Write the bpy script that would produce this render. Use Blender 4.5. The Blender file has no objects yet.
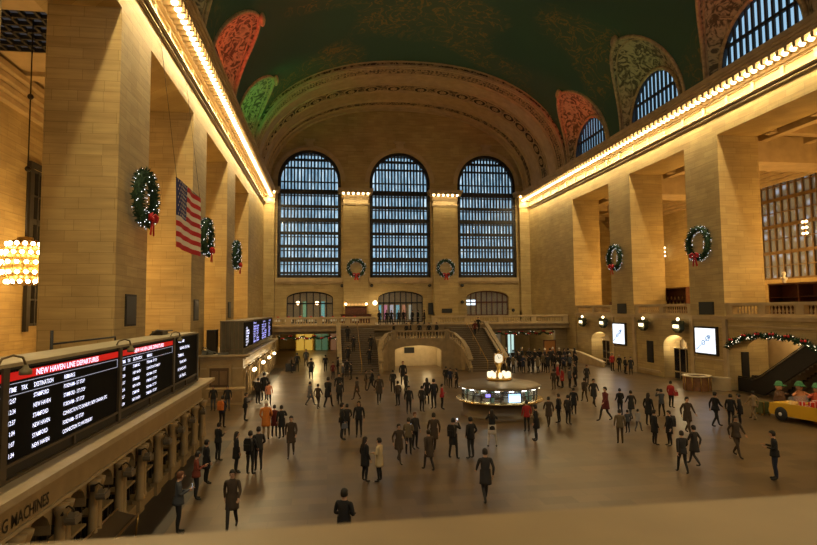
import bpy, bmesh, math, random
from mathutils import Vector, Matrix
C = bpy.context.scene.collection
PI = math.pi
R = math.radians
rnd = random.Random(7)

# ---------------------------------------------------------------- camera, world, exposure
def set_camera():
    yaw, pitch, roll = R(8.204), R(3.722), R(-0.511)
    fwd = Vector((math.sin(yaw)*math.cos(pitch), math.cos(yaw)*math.cos(pitch), math.sin(pitch)))
    right = Vector((math.cos(yaw), -math.sin(yaw), 0)); up = right.cross(fwd)
    r2 = right*math.cos(roll) + up*math.sin(roll); u2 = -right*math.sin(roll) + up*math.cos(roll)
    cam = bpy.data.cameras.new('camera'); co = bpy.data.objects.new('camera', cam); C.objects.link(co)
    m = Matrix((r2, u2, -fwd)).transposed().to_4x4(); m.translation = Vector((-9.877, 0, 6.0))
    co.matrix_world = m
    cam.sensor_width = 36; cam.lens = 559.57/817*36; cam.clip_start = .05; cam.clip_end = 400
    cam.dof.use_dof = True; cam.dof.focus_distance = 34; cam.dof.aperture_fstop = 2.2
    bpy.context.scene.camera = co
set_camera()
w = bpy.data.worlds.new('night'); bpy.context.scene.world = w; w.use_nodes = True
w.node_tree.nodes['Background'].inputs[0].default_value = (.02, .03, .06, 1)
w.node_tree.nodes['Background'].inputs[1].default_value = .3
vs = bpy.context.scene.view_settings
vs.view_transform = 'Standard'; vs.look = 'None'; vs.gamma = 1; vs.exposure = 0.12; vs.use_curve_mapping = False

WARM = (1, .76, .38); AMBER = (1, .56, .16)
def area(name, loc, rot, sx, sy, e, col, spread=180):
    l = bpy.data.lights.new(name, 'AREA'); l.shape = 'RECTANGLE'; l.size = sx; l.size_y = sy; l.energy = e; l.color = col
    l.spread = R(spread)
    o = bpy.data.objects.new(name, l); C.objects.link(o); o.location = loc; o.rotation_euler = rot; return o
def point(name, loc, e, col, r=.3):
    l = bpy.data.lights.new(name, 'POINT'); l.energy = e; l.color = col; l.shadow_soft_size = r
    o = bpy.data.objects.new(name, l); C.objects.link(o); o.location = loc; return o
def spot(name, loc, target, e, col, ang=60, blend=.8, r=.2):
    l = bpy.data.lights.new(name, 'SPOT'); l.energy = e; l.color = col; l.spot_size = R(ang); l.spot_blend = blend; l.shadow_soft_size = r
    o = bpy.data.objects.new(name, l); C.objects.link(o); o.location = loc
    o.rotation_euler = (Vector(target)-Vector(loc)).to_track_quat('-Z', 'Y').to_euler(); return o

PIERY = [-13.0, -0.6, 11.9, 24.1, 36.6, 48.7]      # near edge of each pier along the hall (pier = 3.85 deep)
# rows of bulbs under the cornice: one strip of light per bay on each long side, and the short walls
for s in (-1, 1):
    for y0 in (-7, 5, 17, 29, 41, 53, 65):
        area('cornice_light', (s*17.6, y0+6, 20.98), (0, R(s*-4), 0), .16, 11.6, 720, WARM)
area('cornice_light', (0, -6.4, 21.0), (R(8), 0, 0), 34, .5, 1900, WARM)
for x in (-17.3, -6.15, 6.15, 17.3):
    area('cornice_light', (x, 74.45, 21.2), (R(-10), 0, 0), 2.5 if abs(x) > 10 else 4.6, .3, 130, WARM)
# chandeliers of the side aisles
for y in (7.5, 20, 32.4, 44.8, 57):
    point('aisle_chandelier_light', (24.8, y, 10.0), 1250, AMBER, .9)
for y in (7.5, 32.4, 44.8, 57):
    point('aisle_chandelier_light', (-23.5, y, 9.0), 900, AMBER, .9)
# coloured holiday floodlights in the lunettes
LUN = [(32.6), (44.85), (57.0), (20.2), (7.8), (-4.6)]
for (s, yc, col, e) in ((1, 57.0, (1, .08, .02), 190), (1, 44.85, (.35, .8, .2), 50), (1, 32.6, (1, .12, .04), 70),
                        (-1, 57.0, (.05, 1, .15), 190), (-1, 44.85, (1, .08, .03), 330), (-1, 32.6, (.5, .6, .1), 60)):
    spot('lunette_floodlight', (s*17.0, yc-3.3, 22.9), (s*16.4, yc+1.5, 28.2), e*5, col, 75)

# ---------------------------------------------------------------- materials
MATS = {}
def nmat(name):
    m = bpy.data.materials.new(name); m.use_nodes = True; MATS[name] = m
    return m, m.node_tree, m.node_tree.nodes['Principled BSDF']
def mat(name, col, rough=.6, metal=0, emit=None, es=1, noise=.12, nscale=3, spec=.4, bump=0):
    if name in MATS: return MATS[name]
    m, t, b = nmat(name)
    b.inputs['Roughness'].default_value = rough; b.inputs['Metallic'].default_value = metal
    b.inputs['Specular IOR Level'].default_value = spec
    if emit:
        b.inputs['Base Color'].default_value = (*col, 1)
        b.inputs['Emission Color'].default_value = (*emit, 1); b.inputs['Emission Strength'].default_value = es
        return m
    g = t.nodes.new('ShaderNodeNewGeometry'); n = t.nodes.new('ShaderNodeTexNoise'); n.inputs['Scale'].default_value = nscale
    t.links.new(g.outputs['Position'], n.inputs['Vector'])
    mr = t.nodes.new('ShaderNodeMapRange'); mr.inputs[3].default_value = 1-noise*2; mr.inputs[4].default_value = 1+noise*2
    t.links.new(n.outputs['Fac'], mr.inputs[0])
    v = t.nodes.new('ShaderNodeVectorMath'); v.operation = 'SCALE'; v.inputs[0].default_value = col
    t.links.new(mr.outputs[0], v.inputs['Scale']); t.links.new(v.outputs[0], b.inputs['Base Color'])
    if bump:
        bp = t.nodes.new('ShaderNodeBump'); bp.inputs['Strength'].default_value = bump; bp.inputs['Distance'].default_value = .03
        t.links.new(n.outputs['Fac'], bp.inputs['Height']); t.links.new(bp.outputs[0], b.inputs['Normal'])
    return m
def stone(name, c1, c2, mortar, bw=1.35, bh=.44, rough=.55, msize=.009, large=.35):
    m, t, b = nmat(name); N = t.nodes.new; L = t.links.new
    g = N('ShaderNodeNewGeometry'); sp = N('ShaderNodeSeparateXYZ'); L(g.outputs['Position'], sp.inputs[0])
    ad = N('ShaderNodeMath'); ad.operation = 'ADD'; L(sp.outputs[0], ad.inputs[0]); L(sp.outputs[1], ad.inputs[1])
    cb = N('ShaderNodeCombineXYZ'); L(ad.outputs[0], cb.inputs[0]); L(sp.outputs[2], cb.inputs[1])
    br = N('ShaderNodeTexBrick'); L(cb.outputs[0], br.inputs['Vector'])
    br.inputs['Scale'].default_value = 1; br.inputs['Brick Width'].default_value = bw; br.inputs['Row Height'].default_value = bh
    br.inputs['Mortar Size'].default_value = msize; br.inputs['Mortar Smooth'].default_value = .3; br.inputs['Bias'].default_value = 0
    br.squash = 1.0; br.offset = .37; br.squash = .72; br.squash_frequency = 3
    br.inputs['Color1'].default_value = (*c1, 1); br.inputs['Color2'].default_value = (*c2, 1); br.inputs['Mortar'].default_value = (*mortar, 1)
    n = N('ShaderNodeTexNoise'); n.inputs['Scale'].default_value = large; n.inputs['Detail'].default_value = 6; L(g.outputs['Position'], n.inputs['Vector'])
    mp = N('ShaderNodeMapping'); mp.inputs['Scale'].default_value = (.5, .5, 7); L(g.outputs['Position'], mp.inputs[0])
    n2 = N('ShaderNodeTexNoise'); n2.inputs['Scale'].default_value = 1.2; n2.inputs['Detail'].default_value = 5; L(mp.outputs[0], n2.inputs['Vector'])
    a2 = N('ShaderNodeMath'); a2.operation = 'ADD'; L(n.outputs['Fac'], a2.inputs[0]); L(n2.outputs['Fac'], a2.inputs[1])
    mr = N('ShaderNodeMapRange'); mr.inputs[1].default_value = .6; mr.inputs[2].default_value = 1.4; mr.inputs[3].default_value = .72; mr.inputs[4].default_value = 1.25
    L(a2.outputs[0], mr.inputs[0])
    v = N('ShaderNodeVectorMath'); v.operation = 'SCALE'; L(br.outputs['Color'], v.inputs[0]); L(mr.outputs[0], v.inputs['Scale'])
    L(v.outputs[0], b.inputs['Base Color']); b.inputs['Roughness'].default_value = rough; b.inputs['Specular IOR Level'].default_value = .25
    bp = N('ShaderNodeBump'); bp.inputs['Strength'].default_value = .35; bp.inputs['Distance'].default_value = .02
    iv = N('ShaderNodeMath'); iv.operation = 'SUBTRACT'; iv.inputs[0].default_value = 1; L(br.outputs['Fac'], iv.inputs[1])
    L(iv.outputs[0], bp.inputs['Height']); L(bp.outputs[0], b.inputs['Normal'])
    return m
STONE = stone('limestone', (.45, .342, .158), (.385, .282, .126), (.24, .175, .078))
STONEP = mat('plain_limestone', (.45, .34, .19), .55, noise=.15, nscale=1.2)
STONED = mat('carved_limestone', (.40, .30, .165), .6, noise=.35, nscale=4, bump=.5)
MARBLE = mat('pale_marble', (.52, .43, .28), .35, noise=.12, nscale=2)
BRONZE = mat('dark_bronze', (.045, .035, .022), .45, .6)
BRASS = mat('brass', (.45, .28, .08), .3, .9)
BLACK = mat('black', (.012, .012, .013), .5)
DARKGLASS = mat('dark_glass', (.015, .015, .02), .08, spec=.8)
STAIRM = mat('stair_stone', (.23,.165,.085), .5, noise=.2, nscale=2)
FRAME = mat('window_frame_iron', (.02, .018, .017), .6)
WOOD = mat('dark_red_wood', (.10, .032, .014), .5, noise=.3, nscale=6)
GREEN = mat('evergreen', (.018, .05, .022), .8, noise=.4, nscale=20)
REDC = mat('red_ribbon', (.5, .015, .02), .5)
WHITE = mat('white', (.8, .78, .74), .5)
BULB = mat('lit_bulb', (1, .9, .7), emit=(1, .74, .38), es=11)
TINY = mat('tiny_light', (1, .9, .7), emit=(1, .86, .6), es=3)
GLOBE = mat('lit_globe', (1, .9, .7), emit=(1, .75, .4), es=6)
PALEGLOW = mat('lunette_sky_glow', (.02,.02,.02), emit=(.30, .52, .72), es=1.0)

def floor_mat():
    m, t, b = nmat('floor_marble'); N = t.nodes.new; L = t.links.new
    g = N('ShaderNodeNewGeometry')
    br = N('ShaderNodeTexBrick'); L(g.outputs['Position'], br.inputs['Vector']); br.inputs['Scale'].default_value = 1
    br.inputs['Brick Width'].default_value = 1.1; br.inputs['Row Height'].default_value = .62; br.inputs['Mortar Size'].default_value = .02; br.inputs['Mortar Smooth'].default_value = 1; br.inputs['Bias'].default_value = 0
    br.inputs['Color1'].default_value = (.125, .08, .038, 1); br.inputs['Color2'].default_value = (.078, .049, .023, 1); br.inputs['Mortar'].default_value = (.08, .052, .025, 1)
    n = N('ShaderNodeTexNoise'); n.inputs['Scale'].default_value = .5; n.inputs['Detail'].default_value = 7
    of = N('ShaderNodeMapping'); of.inputs['Location'].default_value = (3.1, 7.7, 13.37); L(g.outputs['Position'], of.inputs[0]); L(of.outputs[0], n.inputs['Vector']); b.inputs['Specular IOR Level'].default_value = .35
    mr = N('ShaderNodeMapRange'); mr.inputs[1].default_value = .2; mr.inputs[2].default_value = .8; mr.inputs[3].default_value = .78; mr.inputs[4].default_value = 1.2; L(n.outputs['Fac'], mr.inputs[0])
    v = N('ShaderNodeVectorMath'); v.operation = 'SCALE'; L(br.outputs['Color'], v.inputs[0]); L(mr.outputs[0], v.inputs['Scale'])
    L(v.outputs[0], b.inputs['Base Color'])
    r = N('ShaderNodeMapRange'); r.inputs[3].default_value = .24; r.inputs[4].default_value = .46; L(n.outputs['Fac'], r.inputs[0]); L(r.outputs[0], b.inputs['Roughness'])
    return m
FLOOR = floor_mat()
def ceiling_mat():
    m, t, b = nmat('green_vault_paint'); N = t.nodes.new; L = t.links.new
    g = N('ShaderNodeNewGeometry')
    n = N('ShaderNodeTexNoise'); n.inputs['Scale'].default_value = .09; n.inputs['Detail'].default_value = 1; L(g.outputs['Position'], n.inputs['Vector'])
    mask = N('ShaderNodeMapRange'); mask.inputs[1].default_value = .52; mask.inputs[2].default_value = .60; L(n.outputs['Fac'], mask.inputs[0])
    n2 = N('ShaderNodeTexNoise'); n2.inputs['Scale'].default_value = .55; n2.inputs['Detail'].default_value = 5; n2.inputs['Distortion'].default_value = 1.5; L(g.outputs['Position'], n2.inputs['Vector'])
    s = N('ShaderNodeMath'); s.operation = 'SUBTRACT'; s.inputs[1].default_value = .5; L(n2.outputs['Fac'], s.inputs[0])
    a = N('ShaderNodeMath'); a.operation = 'ABSOLUTE'; L(s.outputs[0], a.inputs[0])
    ln = N('ShaderNodeMapRange'); ln.inputs[1].default_value = .006; ln.inputs[2].default_value = .03; ln.inputs[3].default_value = 1; ln.inputs[4].default_value = .12; L(a.outputs[0], ln.inputs[0])
    mu = N('ShaderNodeMath'); mu.operation = 'MULTIPLY'; L(mask.outputs[0], mu.inputs[0]); L(ln.outputs[0], mu.inputs[1])
    v2 = N('ShaderNodeTexVoronoi'); v2.inputs['Scale'].default_value = .38; L(g.outputs['Position'], v2.inputs['Vector'])
    st = N('ShaderNodeMapRange'); st.inputs[1].default_value = .02; st.inputs[2].default_value = .05; st.inputs[3].default_value = 1; st.inputs[4].default_value = 0; L(v2.outputs['Distance'], st.inputs[0])
    mx = N('ShaderNodeMath'); mx.operation = 'MAXIMUM'; L(mu.outputs[0], mx.inputs[0]); L(st.outputs[0], mx.inputs[1])
    c = N('ShaderNodeMix'); c.data_type = 'RGBA'; c.inputs[6].default_value = (.030, .092, .062, 1); c.inputs[7].default_value = (.20, .15, .05, 1)
    L(mx.outputs[0], c.inputs[0]); L(c.outputs[2], b.inputs['Base Color']); b.inputs['Roughness'].default_value = .8
    return m
VAULT = ceiling_mat()
def ornament(name, c1, c2, scale):
    m, t, b = nmat(name); N = t.nodes.new; L = t.links.new
    g = N('ShaderNodeNewGeometry'); v = N('ShaderNodeTexVoronoi'); v.feature = 'SMOOTH_F1'; v.inputs['Scale'].default_value = scale
    n = N('ShaderNodeTexNoise'); n.inputs['Scale'].default_value = scale*.6; n.inputs['Distortion'].default_value = 2; n.inputs['Detail'].default_value = 4; L(g.outputs['Position'], n.inputs['Vector'])
    mxv = N('ShaderNodeVectorMath'); mxv.operation = 'ADD'; L(g.outputs['Position'], mxv.inputs[0]); L(n.outputs['Color'], mxv.inputs[1]); L(mxv.outputs[0], v.inputs['Vector'])
    s = N('ShaderNodeMapRange'); s.inputs[1].default_value = .42; s.inputs[2].default_value = .56; L(n.outputs['Fac'], s.inputs[0])
    c = N('ShaderNodeMix'); c.data_type = 'RGBA'; c.inputs[6].default_value = (*c1, 1); c.inputs[7].default_value = (*c2, 1); L(s.outputs[0], c.inputs[0]); L(c.outputs[2], b.inputs['Base Color'])
    bp = N('ShaderNodeBump'); bp.inputs['Strength'].default_value = .8; bp.inputs['Distance'].default_value = .1; L(n.outputs['Fac'], bp.inputs['Height']); L(bp.outputs[0], b.inputs['Normal'])
    b.inputs['Roughness'].default_value = .7; return m
LUNETTE = ornament('lunette_relief', (.07, .06, .04), (.40, .34, .21), 2.3)
CARVE = ornament('carved_band', (.05, .035, .018), (.40, .29, .15), 2.2)
def window_glow():
    # lit office galleries behind the glass: tall uneven pale blue strips
    m, t, b = nmat('window_glow'); N = t.nodes.new; L = t.links.new
    g = N('ShaderNodeNewGeometry'); sp = N('ShaderNodeSeparateXYZ'); L(g.outputs['Position'], sp.inputs[0])
    ad = N('ShaderNodeMath'); ad.operation = 'ADD'; L(sp.outputs[0], ad.inputs[0]); L(sp.outputs[1], ad.inputs[1])
    cb = N('ShaderNodeCombineXYZ'); L(ad.outputs[0], cb.inputs[0]); L(sp.outputs[2], cb.inputs[1])
    mp = N('ShaderNodeMapping'); mp.inputs['Scale'].default_value = (1.9, .16, 1); L(cb.outputs[0], mp.inputs[0])
    n = N('ShaderNodeTexNoise'); n.inputs['Scale'].default_value = 1.6; n.inputs['Detail'].default_value = 5; n.inputs['Roughness'].default_value = .75; L(mp.outputs[0], n.inputs['Vector'])
    cr = N('ShaderNodeValToRGB'); L(n.outputs['Fac'], cr.inputs[0])
    e = cr.color_ramp.elements; e[0].position = .30; e[0].color = (.02, .05, .085, 1); e[1].position = .68; e[1].color = (.72, .9, 1, 1)
    x = e.new(.5); x.color = (.20, .36, .50, 1)
    L(cr.outputs[0], b.inputs['Emission Color']); b.inputs['Emission Strength'].default_value = 1.35
    b.inputs['Base Color'].default_value = (.02, .02, .02, 1); return m
GLOW = window_glow()
def glass_mat():
    m, t, b = nmat('clear_glass'); b.inputs['Base Color'].default_value = (.9, .95, 1, 1); b.inputs['Roughness'].default_value = .05
    b.inputs['Alpha'].default_value = .12; return m
GLASS = glass_mat()

# ---------------------------------------------------------------- mesh helpers
class MB:
    def __init__(self): self.v = []; self.f = []; self.m = []; self.sm = []
    def add(self, vs, fs, mi=0, smooth=False):
        o = len(self.v); self.v += [tuple(p) for p in vs]
        for f in fs: self.f.append(tuple(i+o for i in f)); self.m.append(mi); self.sm.append(smooth)
        return self
    def box(self, x0, x1, y0, y1, z0, z1, mi=0):
        return self.add([(x0,y0,z0),(x1,y0,z0),(x1,y1,z0),(x0,y1,z0),(x0,y0,z1),(x1,y0,z1),(x1,y1,z1),(x0,y1,z1)],
                 [(0,3,2,1),(4,5,6,7),(0,1,5,4),(1,2,6,5),(2,3,7,6),(3,0,4,7)], mi)
    def tube(self, pts, rad, n=8, mi=0, cap=True, sq=1.0):
        pts = [Vector(p) for p in pts]
        if not hasattr(rad, '__len__'): rad = [rad]*len(pts)
        rings = []; prev = None
        for i, p in enumerate(pts):
            d = (pts[min(i+1, len(pts)-1)]-pts[max(i-1, 0)]).normalized()
            a = prev if prev else (Vector((1,0,0)) if abs(d.x) < .9 else Vector((0,1,0)))
            a = (a-d*a.dot(d)).normalized(); prev = a; b = d.cross(a)
            rings.append([p+a*math.cos(2*PI*k/n)*rad[i]+b*math.sin(2*PI*k/n)*rad[i]*sq for k in range(n)])
        vs = [q for r in rings for q in r]; fs = []
        for i in range(len(pts)-1):
            for k in range(n): fs.append((i*n+k, i*n+(k+1)%n, (i+1)*n+(k+1)%n, (i+1)*n+k))
        if cap: fs.append(tuple(range(n))[::-1]); fs.append(tuple((len(pts)-1)*n+k for k in range(n)))
        return self.add(vs, fs, mi, True)
    def lathe(self, prof, c=(0,0,0), n=16, mi=0, a0=0, a1=2*PI):
        full = abs(a1-a0-2*PI) < 1e-6; k = n if full else n+1
        vs = [(c[0]+r*math.cos(a0+(a1-a0)*j/n), c[1]+r*math.sin(a0+(a1-a0)*j/n), c[2]+z) for r, z in prof for j in range(k)]
        fs = []
        for i in range(len(prof)-1):
            for j in range(n): fs.append((i*k+j, i*k+(j+1)%k, (i+1)*k+(j+1)%k, (i+1)*k+j))
        return self.add(vs, fs, mi, True)
    def ball(self, c, r, n=8, m=6, mi=0, sc=(1,1,1)):
        vs = []; fs = []
        for i in range(m+1):
            th = PI*i/m
            for j in range(n):
                ph = 2*PI*j/n; vs.append((c[0]+r*sc[0]*math.sin(th)*math.cos(ph), c[1]+r*sc[1]*math.sin(th)*math.sin(ph), c[2]-r*sc[2]*math.cos(th)))
        for i in range(m):
            for j in range(n): fs.append((i*n+j, i*n+(j+1)%n, (i+1)*n+(j+1)%n, (i+1)*n+j))
        return self.add(vs, fs, mi, True)
    def prism(self, poly, fn, d0, d1, mi=0):
        # poly in 2D (s,z); fn(s,z,d) -> world
        n = len(poly); vs = [fn(s, z, d0) for s, z in poly]+[fn(s, z, d1) for s, z in poly]
        fs = [tuple(range(n))[::-1], tuple(range(n, 2*n))]+[(i, (i+1)%n, n+(i+1)%n, n+i) for i in range(n)]
        return self.add(vs, fs, mi)
    def build(self, name, mats, parent=None, loc=None):
        me = bpy.data.meshes.new(name); me.from_pydata(self.v, [], self.f)
        if not isinstance(mats, (list, tuple)): mats = [mats]
        for m in mats: me.materials.append(m)
        me.polygons.foreach_set('material_index', self.m); me.polygons.foreach_set('use_smooth', self.sm)
        me.update()
        bm = bmesh.new(); bm.from_mesh(me); bmesh.ops.recalc_face_normals(bm, faces=bm.faces); bm.to_mesh(me); bm.free()
        o = bpy.data.objects.new(name, me); C.objects.link(o)
        if parent: o.parent = parent
        if loc: o.location = loc
        return o
def struct(o, label=None):
    o['kind'] = 'structure'
    if label: o['label'] = label
    return o
def tag(o, label, cat, group=None):
    o['label'] = label; o['category'] = cat
    if group: o['group'] = group
    return o
def thing(name, label, cat, loc=(0,0,0), rz=0, group=None):
    o = bpy.data.objects.new(name, None); C.objects.link(o); o.location = loc; o.rotation_euler = (0,0,rz); o.empty_display_size = .2
    return tag(o, label, cat, group)
def dup(root, loc=None, rz=None, label=None, group=None):
    r = root.copy(); C.objects.link(r)
    if loc is not None: r.location = loc
    if rz is not None: r.rotation_euler = (0,0,rz)
    if label: r['label'] = label
    if group: r['group'] = group
    for ch in list(root.children):
        c = ch.copy(); C.objects.link(c); c.parent = r
        for g in ch.children:
            d = g.copy(); C.objects.link(d); d.parent = c
    return r
def text(body, size, m, fn, parent, name='lettering', w=1.0, align='LEFT', ext=.0):
    """fn(s,t,d)->world for text coordinates"""
    cu = bpy.data.curves.new('t', 'FONT'); cu.body = body; cu.size = size; cu.align_x = align; cu.resolution_u = 2; cu.extrude = ext; cu.offset = size*.012
    o = bpy.data.objects.new('t', cu); C.objects.link(o)
    dg = bpy.context.evaluated_depsgraph_get(); me = bpy.data.meshes.new_from_object(o.evaluated_get(dg))
    bpy.data.objects.remove(o); bpy.data.curves.remove(cu)
    for v in me.vertices: v.co = Vector(fn(v.co.x*w, v.co.y, v.co.z))
    me.materials.clear(); me.materials.append(m)
    ob = bpy.data.objects.new(name, me); C.objects.link(ob)
    if parent: ob.parent = parent
    return ob
# wall with openings: ops = (a, b, zb, zspring, rise, thick or None); fn(s,z,d)
def arch_z(s, a, b, zs, rise):
    c = (a+b)/2; h = (b-a)/2; u = max(0, 1-((s-c)/h)**2)
    return zs+rise*math.sqrt(u)
def wall(mb, s0, s1, z0, z1, ops, fn, d0, d1, mi=0):
    xs = {s0, s1}
    for a, b, zb, zs, rise in ops:
        k = 20 if rise else 1
        for i in range(k+1): xs.add((a+b)/2-(b-a)/2*math.cos(PI*i/k))
    xs = sorted(xs)
    def q(p):
        mb.add(p, [(0,1,2,3)], mi)
    for x, y in zip(xs, xs[1:]):
        if y-x < 1e-6: continue
        op = None
        for o in ops:
            if o[0]-1e-6 <= x and y <= o[1]+1e-6: op = o
        for d in (d0, d1):
            if not op: q([fn(x,z0,d), fn(y,z0,d), fn(y,z1,d), fn(x,z1,d)])
            else:
                a, b, zb, zs, rise = op
                if zb > z0+1e-6: q([fn(x,z0,d), fn(y,z0,d), fn(y,zb,d), fn(x,zb,d)])
                zx, zy = arch_z(x,a,b,zs,rise), arch_z(y,a,b,zs,rise)
                q([fn(x,zx,d), fn(y,zy,d), fn(y,z1,d), fn(x,z1,d)])
        if op:
            a, b, zb, zs, rise = op; zx, zy = arch_z(x,a,b,zs,rise), arch_z(y,a,b,zs,rise)
            q([fn(x,zx,d0), fn(y,zy,d0), fn(y,zy,d1), fn(x,zx,d1)])
            if zb > z0+1e-6: q([fn(x,zb,d0), fn(y,zb,d0), fn(y,zb,d1), fn(x,zb,d1)])
    for a, b, zb, zs, rise in ops:
        for s in (a, b): q([fn(s,zb,d0), fn(s,zs,d0), fn(s,zs,d1), fn(s,zb,d1)])
    for s in (s0, s1): q([fn(s,z0,d0), fn(s,z1,d0), fn(s,z1,d1), fn(s,z0,d1)])
    q([fn(s0,z1,d0), fn(s1,z1,d0), fn(s1,z1,d1), fn(s0,z1,d1)])
# ================================================================ SHELL
D = 76.04; W = 18.3
OPEN = [(3.25, 11.9), (15.75, 24.1), (27.95, 36.6), (40.45, 48.7), (52.7, 61.2)]
# floor
mb = MB(); mb.box(-32, 36, -12, 96, -.4, 0); struct(mb.build('floor', FLOOR))
# long side walls: piers and beam over the openings
PIERS = [(-12, -9.2), (-.6, 3.25), (11.9, 15.75), (24.1, 27.95), (36.6, 40.45), (48.7, 52.7)]
def side(s, base):
    mb = MB(); sh = -.3 if s < 0 else 0
    for a, b in PIERS: mb.box(*sorted((s*W, s*(21.6 if s > 0 else 20.3 if a == 11.9 else 21.15))), a+sh, b+sh, base, 18.53)
    mb.box(*sorted((s*W, s*21.6)), 61.2, D+.6, 0, 18.53)
    mb.box(*sorted((s*W, s*21.6)), -12, D+.6, 18.53, 22.3)
    return mb
struct(side(-1, 0).build('wall_left', STONE)); struct(side(1, 0).build('wall_right', STONE))
# lower walls under the openings
mb = MB()
mb.box(-19.0, -W-.05, -9.2, 61.2, 0, 3.0); struct(mb.build('wall_left_lower', STONE))
mb = MB(); fr = lambda s, z, d: (W+d, s, z)
wall(mb, -9.2, 61.2, 0, 5.25, [(28.6, 36.58, 0, 2.9, 1.15), (41.2, 44.4, 0, 2.7, .95), (53.6, 57.6, 0, 2.6, .8)], fr, 0.12, 1.6)
struct(mb.build('wall_right_lower', STONE))
# upper aisle floors, back walls, ceilings
mb = MB(); mb.box(-28, -19.0, -12, D, 2.8, 3.0); struct(mb.build('floor_left_aisle', MARBLE))
mb = MB(); mb.box(W+1.6, 32, -12, D, 5.0, 5.25); struct(mb.build('floor_right_aisle', MARBLE))
def bw(x, s, ops):
    mb = MB(); wall(mb, -12, D, 0, 19.4, ops, lambda a, z, d: (x+s*d, a, z), 0, .6); return mb
struct(bw(-27, -1, [(34.75, 38.2, 5.2, 14.4, 0), (9.8, 13.4, 5.2, 14.4, 0)]).build('wall_left_back', STONE))
struct(bw(31, 1, [(41.2, 48.4, 8.4, 18.2, 0), (28.8, 36.2, 8.4, 18.2, 0)]).build('wall_right_back', STONE))
mb = MB()
for s in (-1, 1):
    X = sorted((s*21.6, s*32))
    if s == 1: mb.box(*X, -12, D, 19.2, 19.5)
    else:
        mb.box(-32, -26.6, -12, D, 18.7, 19.0); mb.box(-21.0, -19, -12, D, 18.7, 19.0)
        mb.box(-26.6, -21.0, -12, 24.9, 18.7, 19.0); mb.box(-26.6, -21.0, 29.0, D, 18.7, 19.0)
    mb.box(*sorted((s*18.9,s*21.6)), -12, D, 18.6, 18.7)
    for y in range(-9, 76, 4):      # coffer beams
        yy = y+.35
        if s == -1 and 19 < yy < 29.4: continue
        mb.box(*X, yy, yy+.7, 18.45, 18.75 if s == -1 else 19.25)
    for x in (22.2, 26.0, 29.8):
        if s == -1: continue
        mb.box(*sorted((s*x, s*(x+.6))), -12, D, 18.3, 18.75 if s == -1 else 19.25)
    xb = 31 if s == 1 else -27      # cove at the back wall
    for k in range(4): mb.box(*sorted((xb, xb-s*(1.3-.3*k))), -12, D, 18.2-.35*k, 18.5-.35*k)
struct(mb.build('ceiling_aisles', STONEP))
# cross lintels between the aisle bays
mb = MB()
for s in (-1, 1):
    for a, b in PIERS:
        if s < 0 and a in (24.1, 11.9): continue
        mb.box(*sorted((s*21.6, s*31)), a+.6, b-.6, 16.8, 18.8)
struct(mb.build('ceiling_cross_beams', STONEP))
# grid skylight of the left aisle
t = bpy.data.objects.new('window_34', None); C.objects.link(t); struct(t, 'dark gridded glass skylight in the left aisle ceiling above the chandelier rod')
mb = MB(); mb.box(-26.6, -21.0, 24.9, 29.0, 18.95, 19.0); mb.build('pane', mat('skylight_glass', (.05,.055,.06), .3, emit=(.10,.11,.13), es=.25), t)
mb = MB()
for i in range(10): x = -26.6+i*.62; mb.box(x-.05, x+.08, 24.9, 29.0, 18.72, 18.9)
for i in range(7): y = 24.9+i*.68; mb.box(-26.6, -21.0, y-.05, y+.08, 18.72, 18.9)
mb.build('grille', FRAME, t)

# ---- end wall with three tall arched windows
WIN = [(-16.58, -8.13), (-4.2, 4.2), (8.13, 16.58)]
ff = lambda s, z, d: (s, D+d, z)
mb = MB()
wall(mb, -18.9, 18.9, 9.0, 36.5, [(a, b, 10.27, 23.5, 4.2) for a, b in WIN], ff, 0, 1.4)
wall(mb, -18.9, 18.9, 4.2, 9.0, [(-15.35, -9.2, 4.2, 7.5, .95), (-3.1, 3.1, 4.2, 7.5, .95), (9.2, 15.3, 5.0, 7.5, .95)], ff, 0, 1.4)
struct(mb.build('wall_far', STONE))
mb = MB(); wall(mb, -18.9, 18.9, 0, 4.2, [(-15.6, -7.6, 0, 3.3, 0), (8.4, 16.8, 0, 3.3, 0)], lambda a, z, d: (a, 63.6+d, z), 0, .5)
struct(mb.build('wall_far_lower', stone('shaded_marble', (.24,.175,.09), (.21,.15,.075), (.10,.07,.035))))

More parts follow.
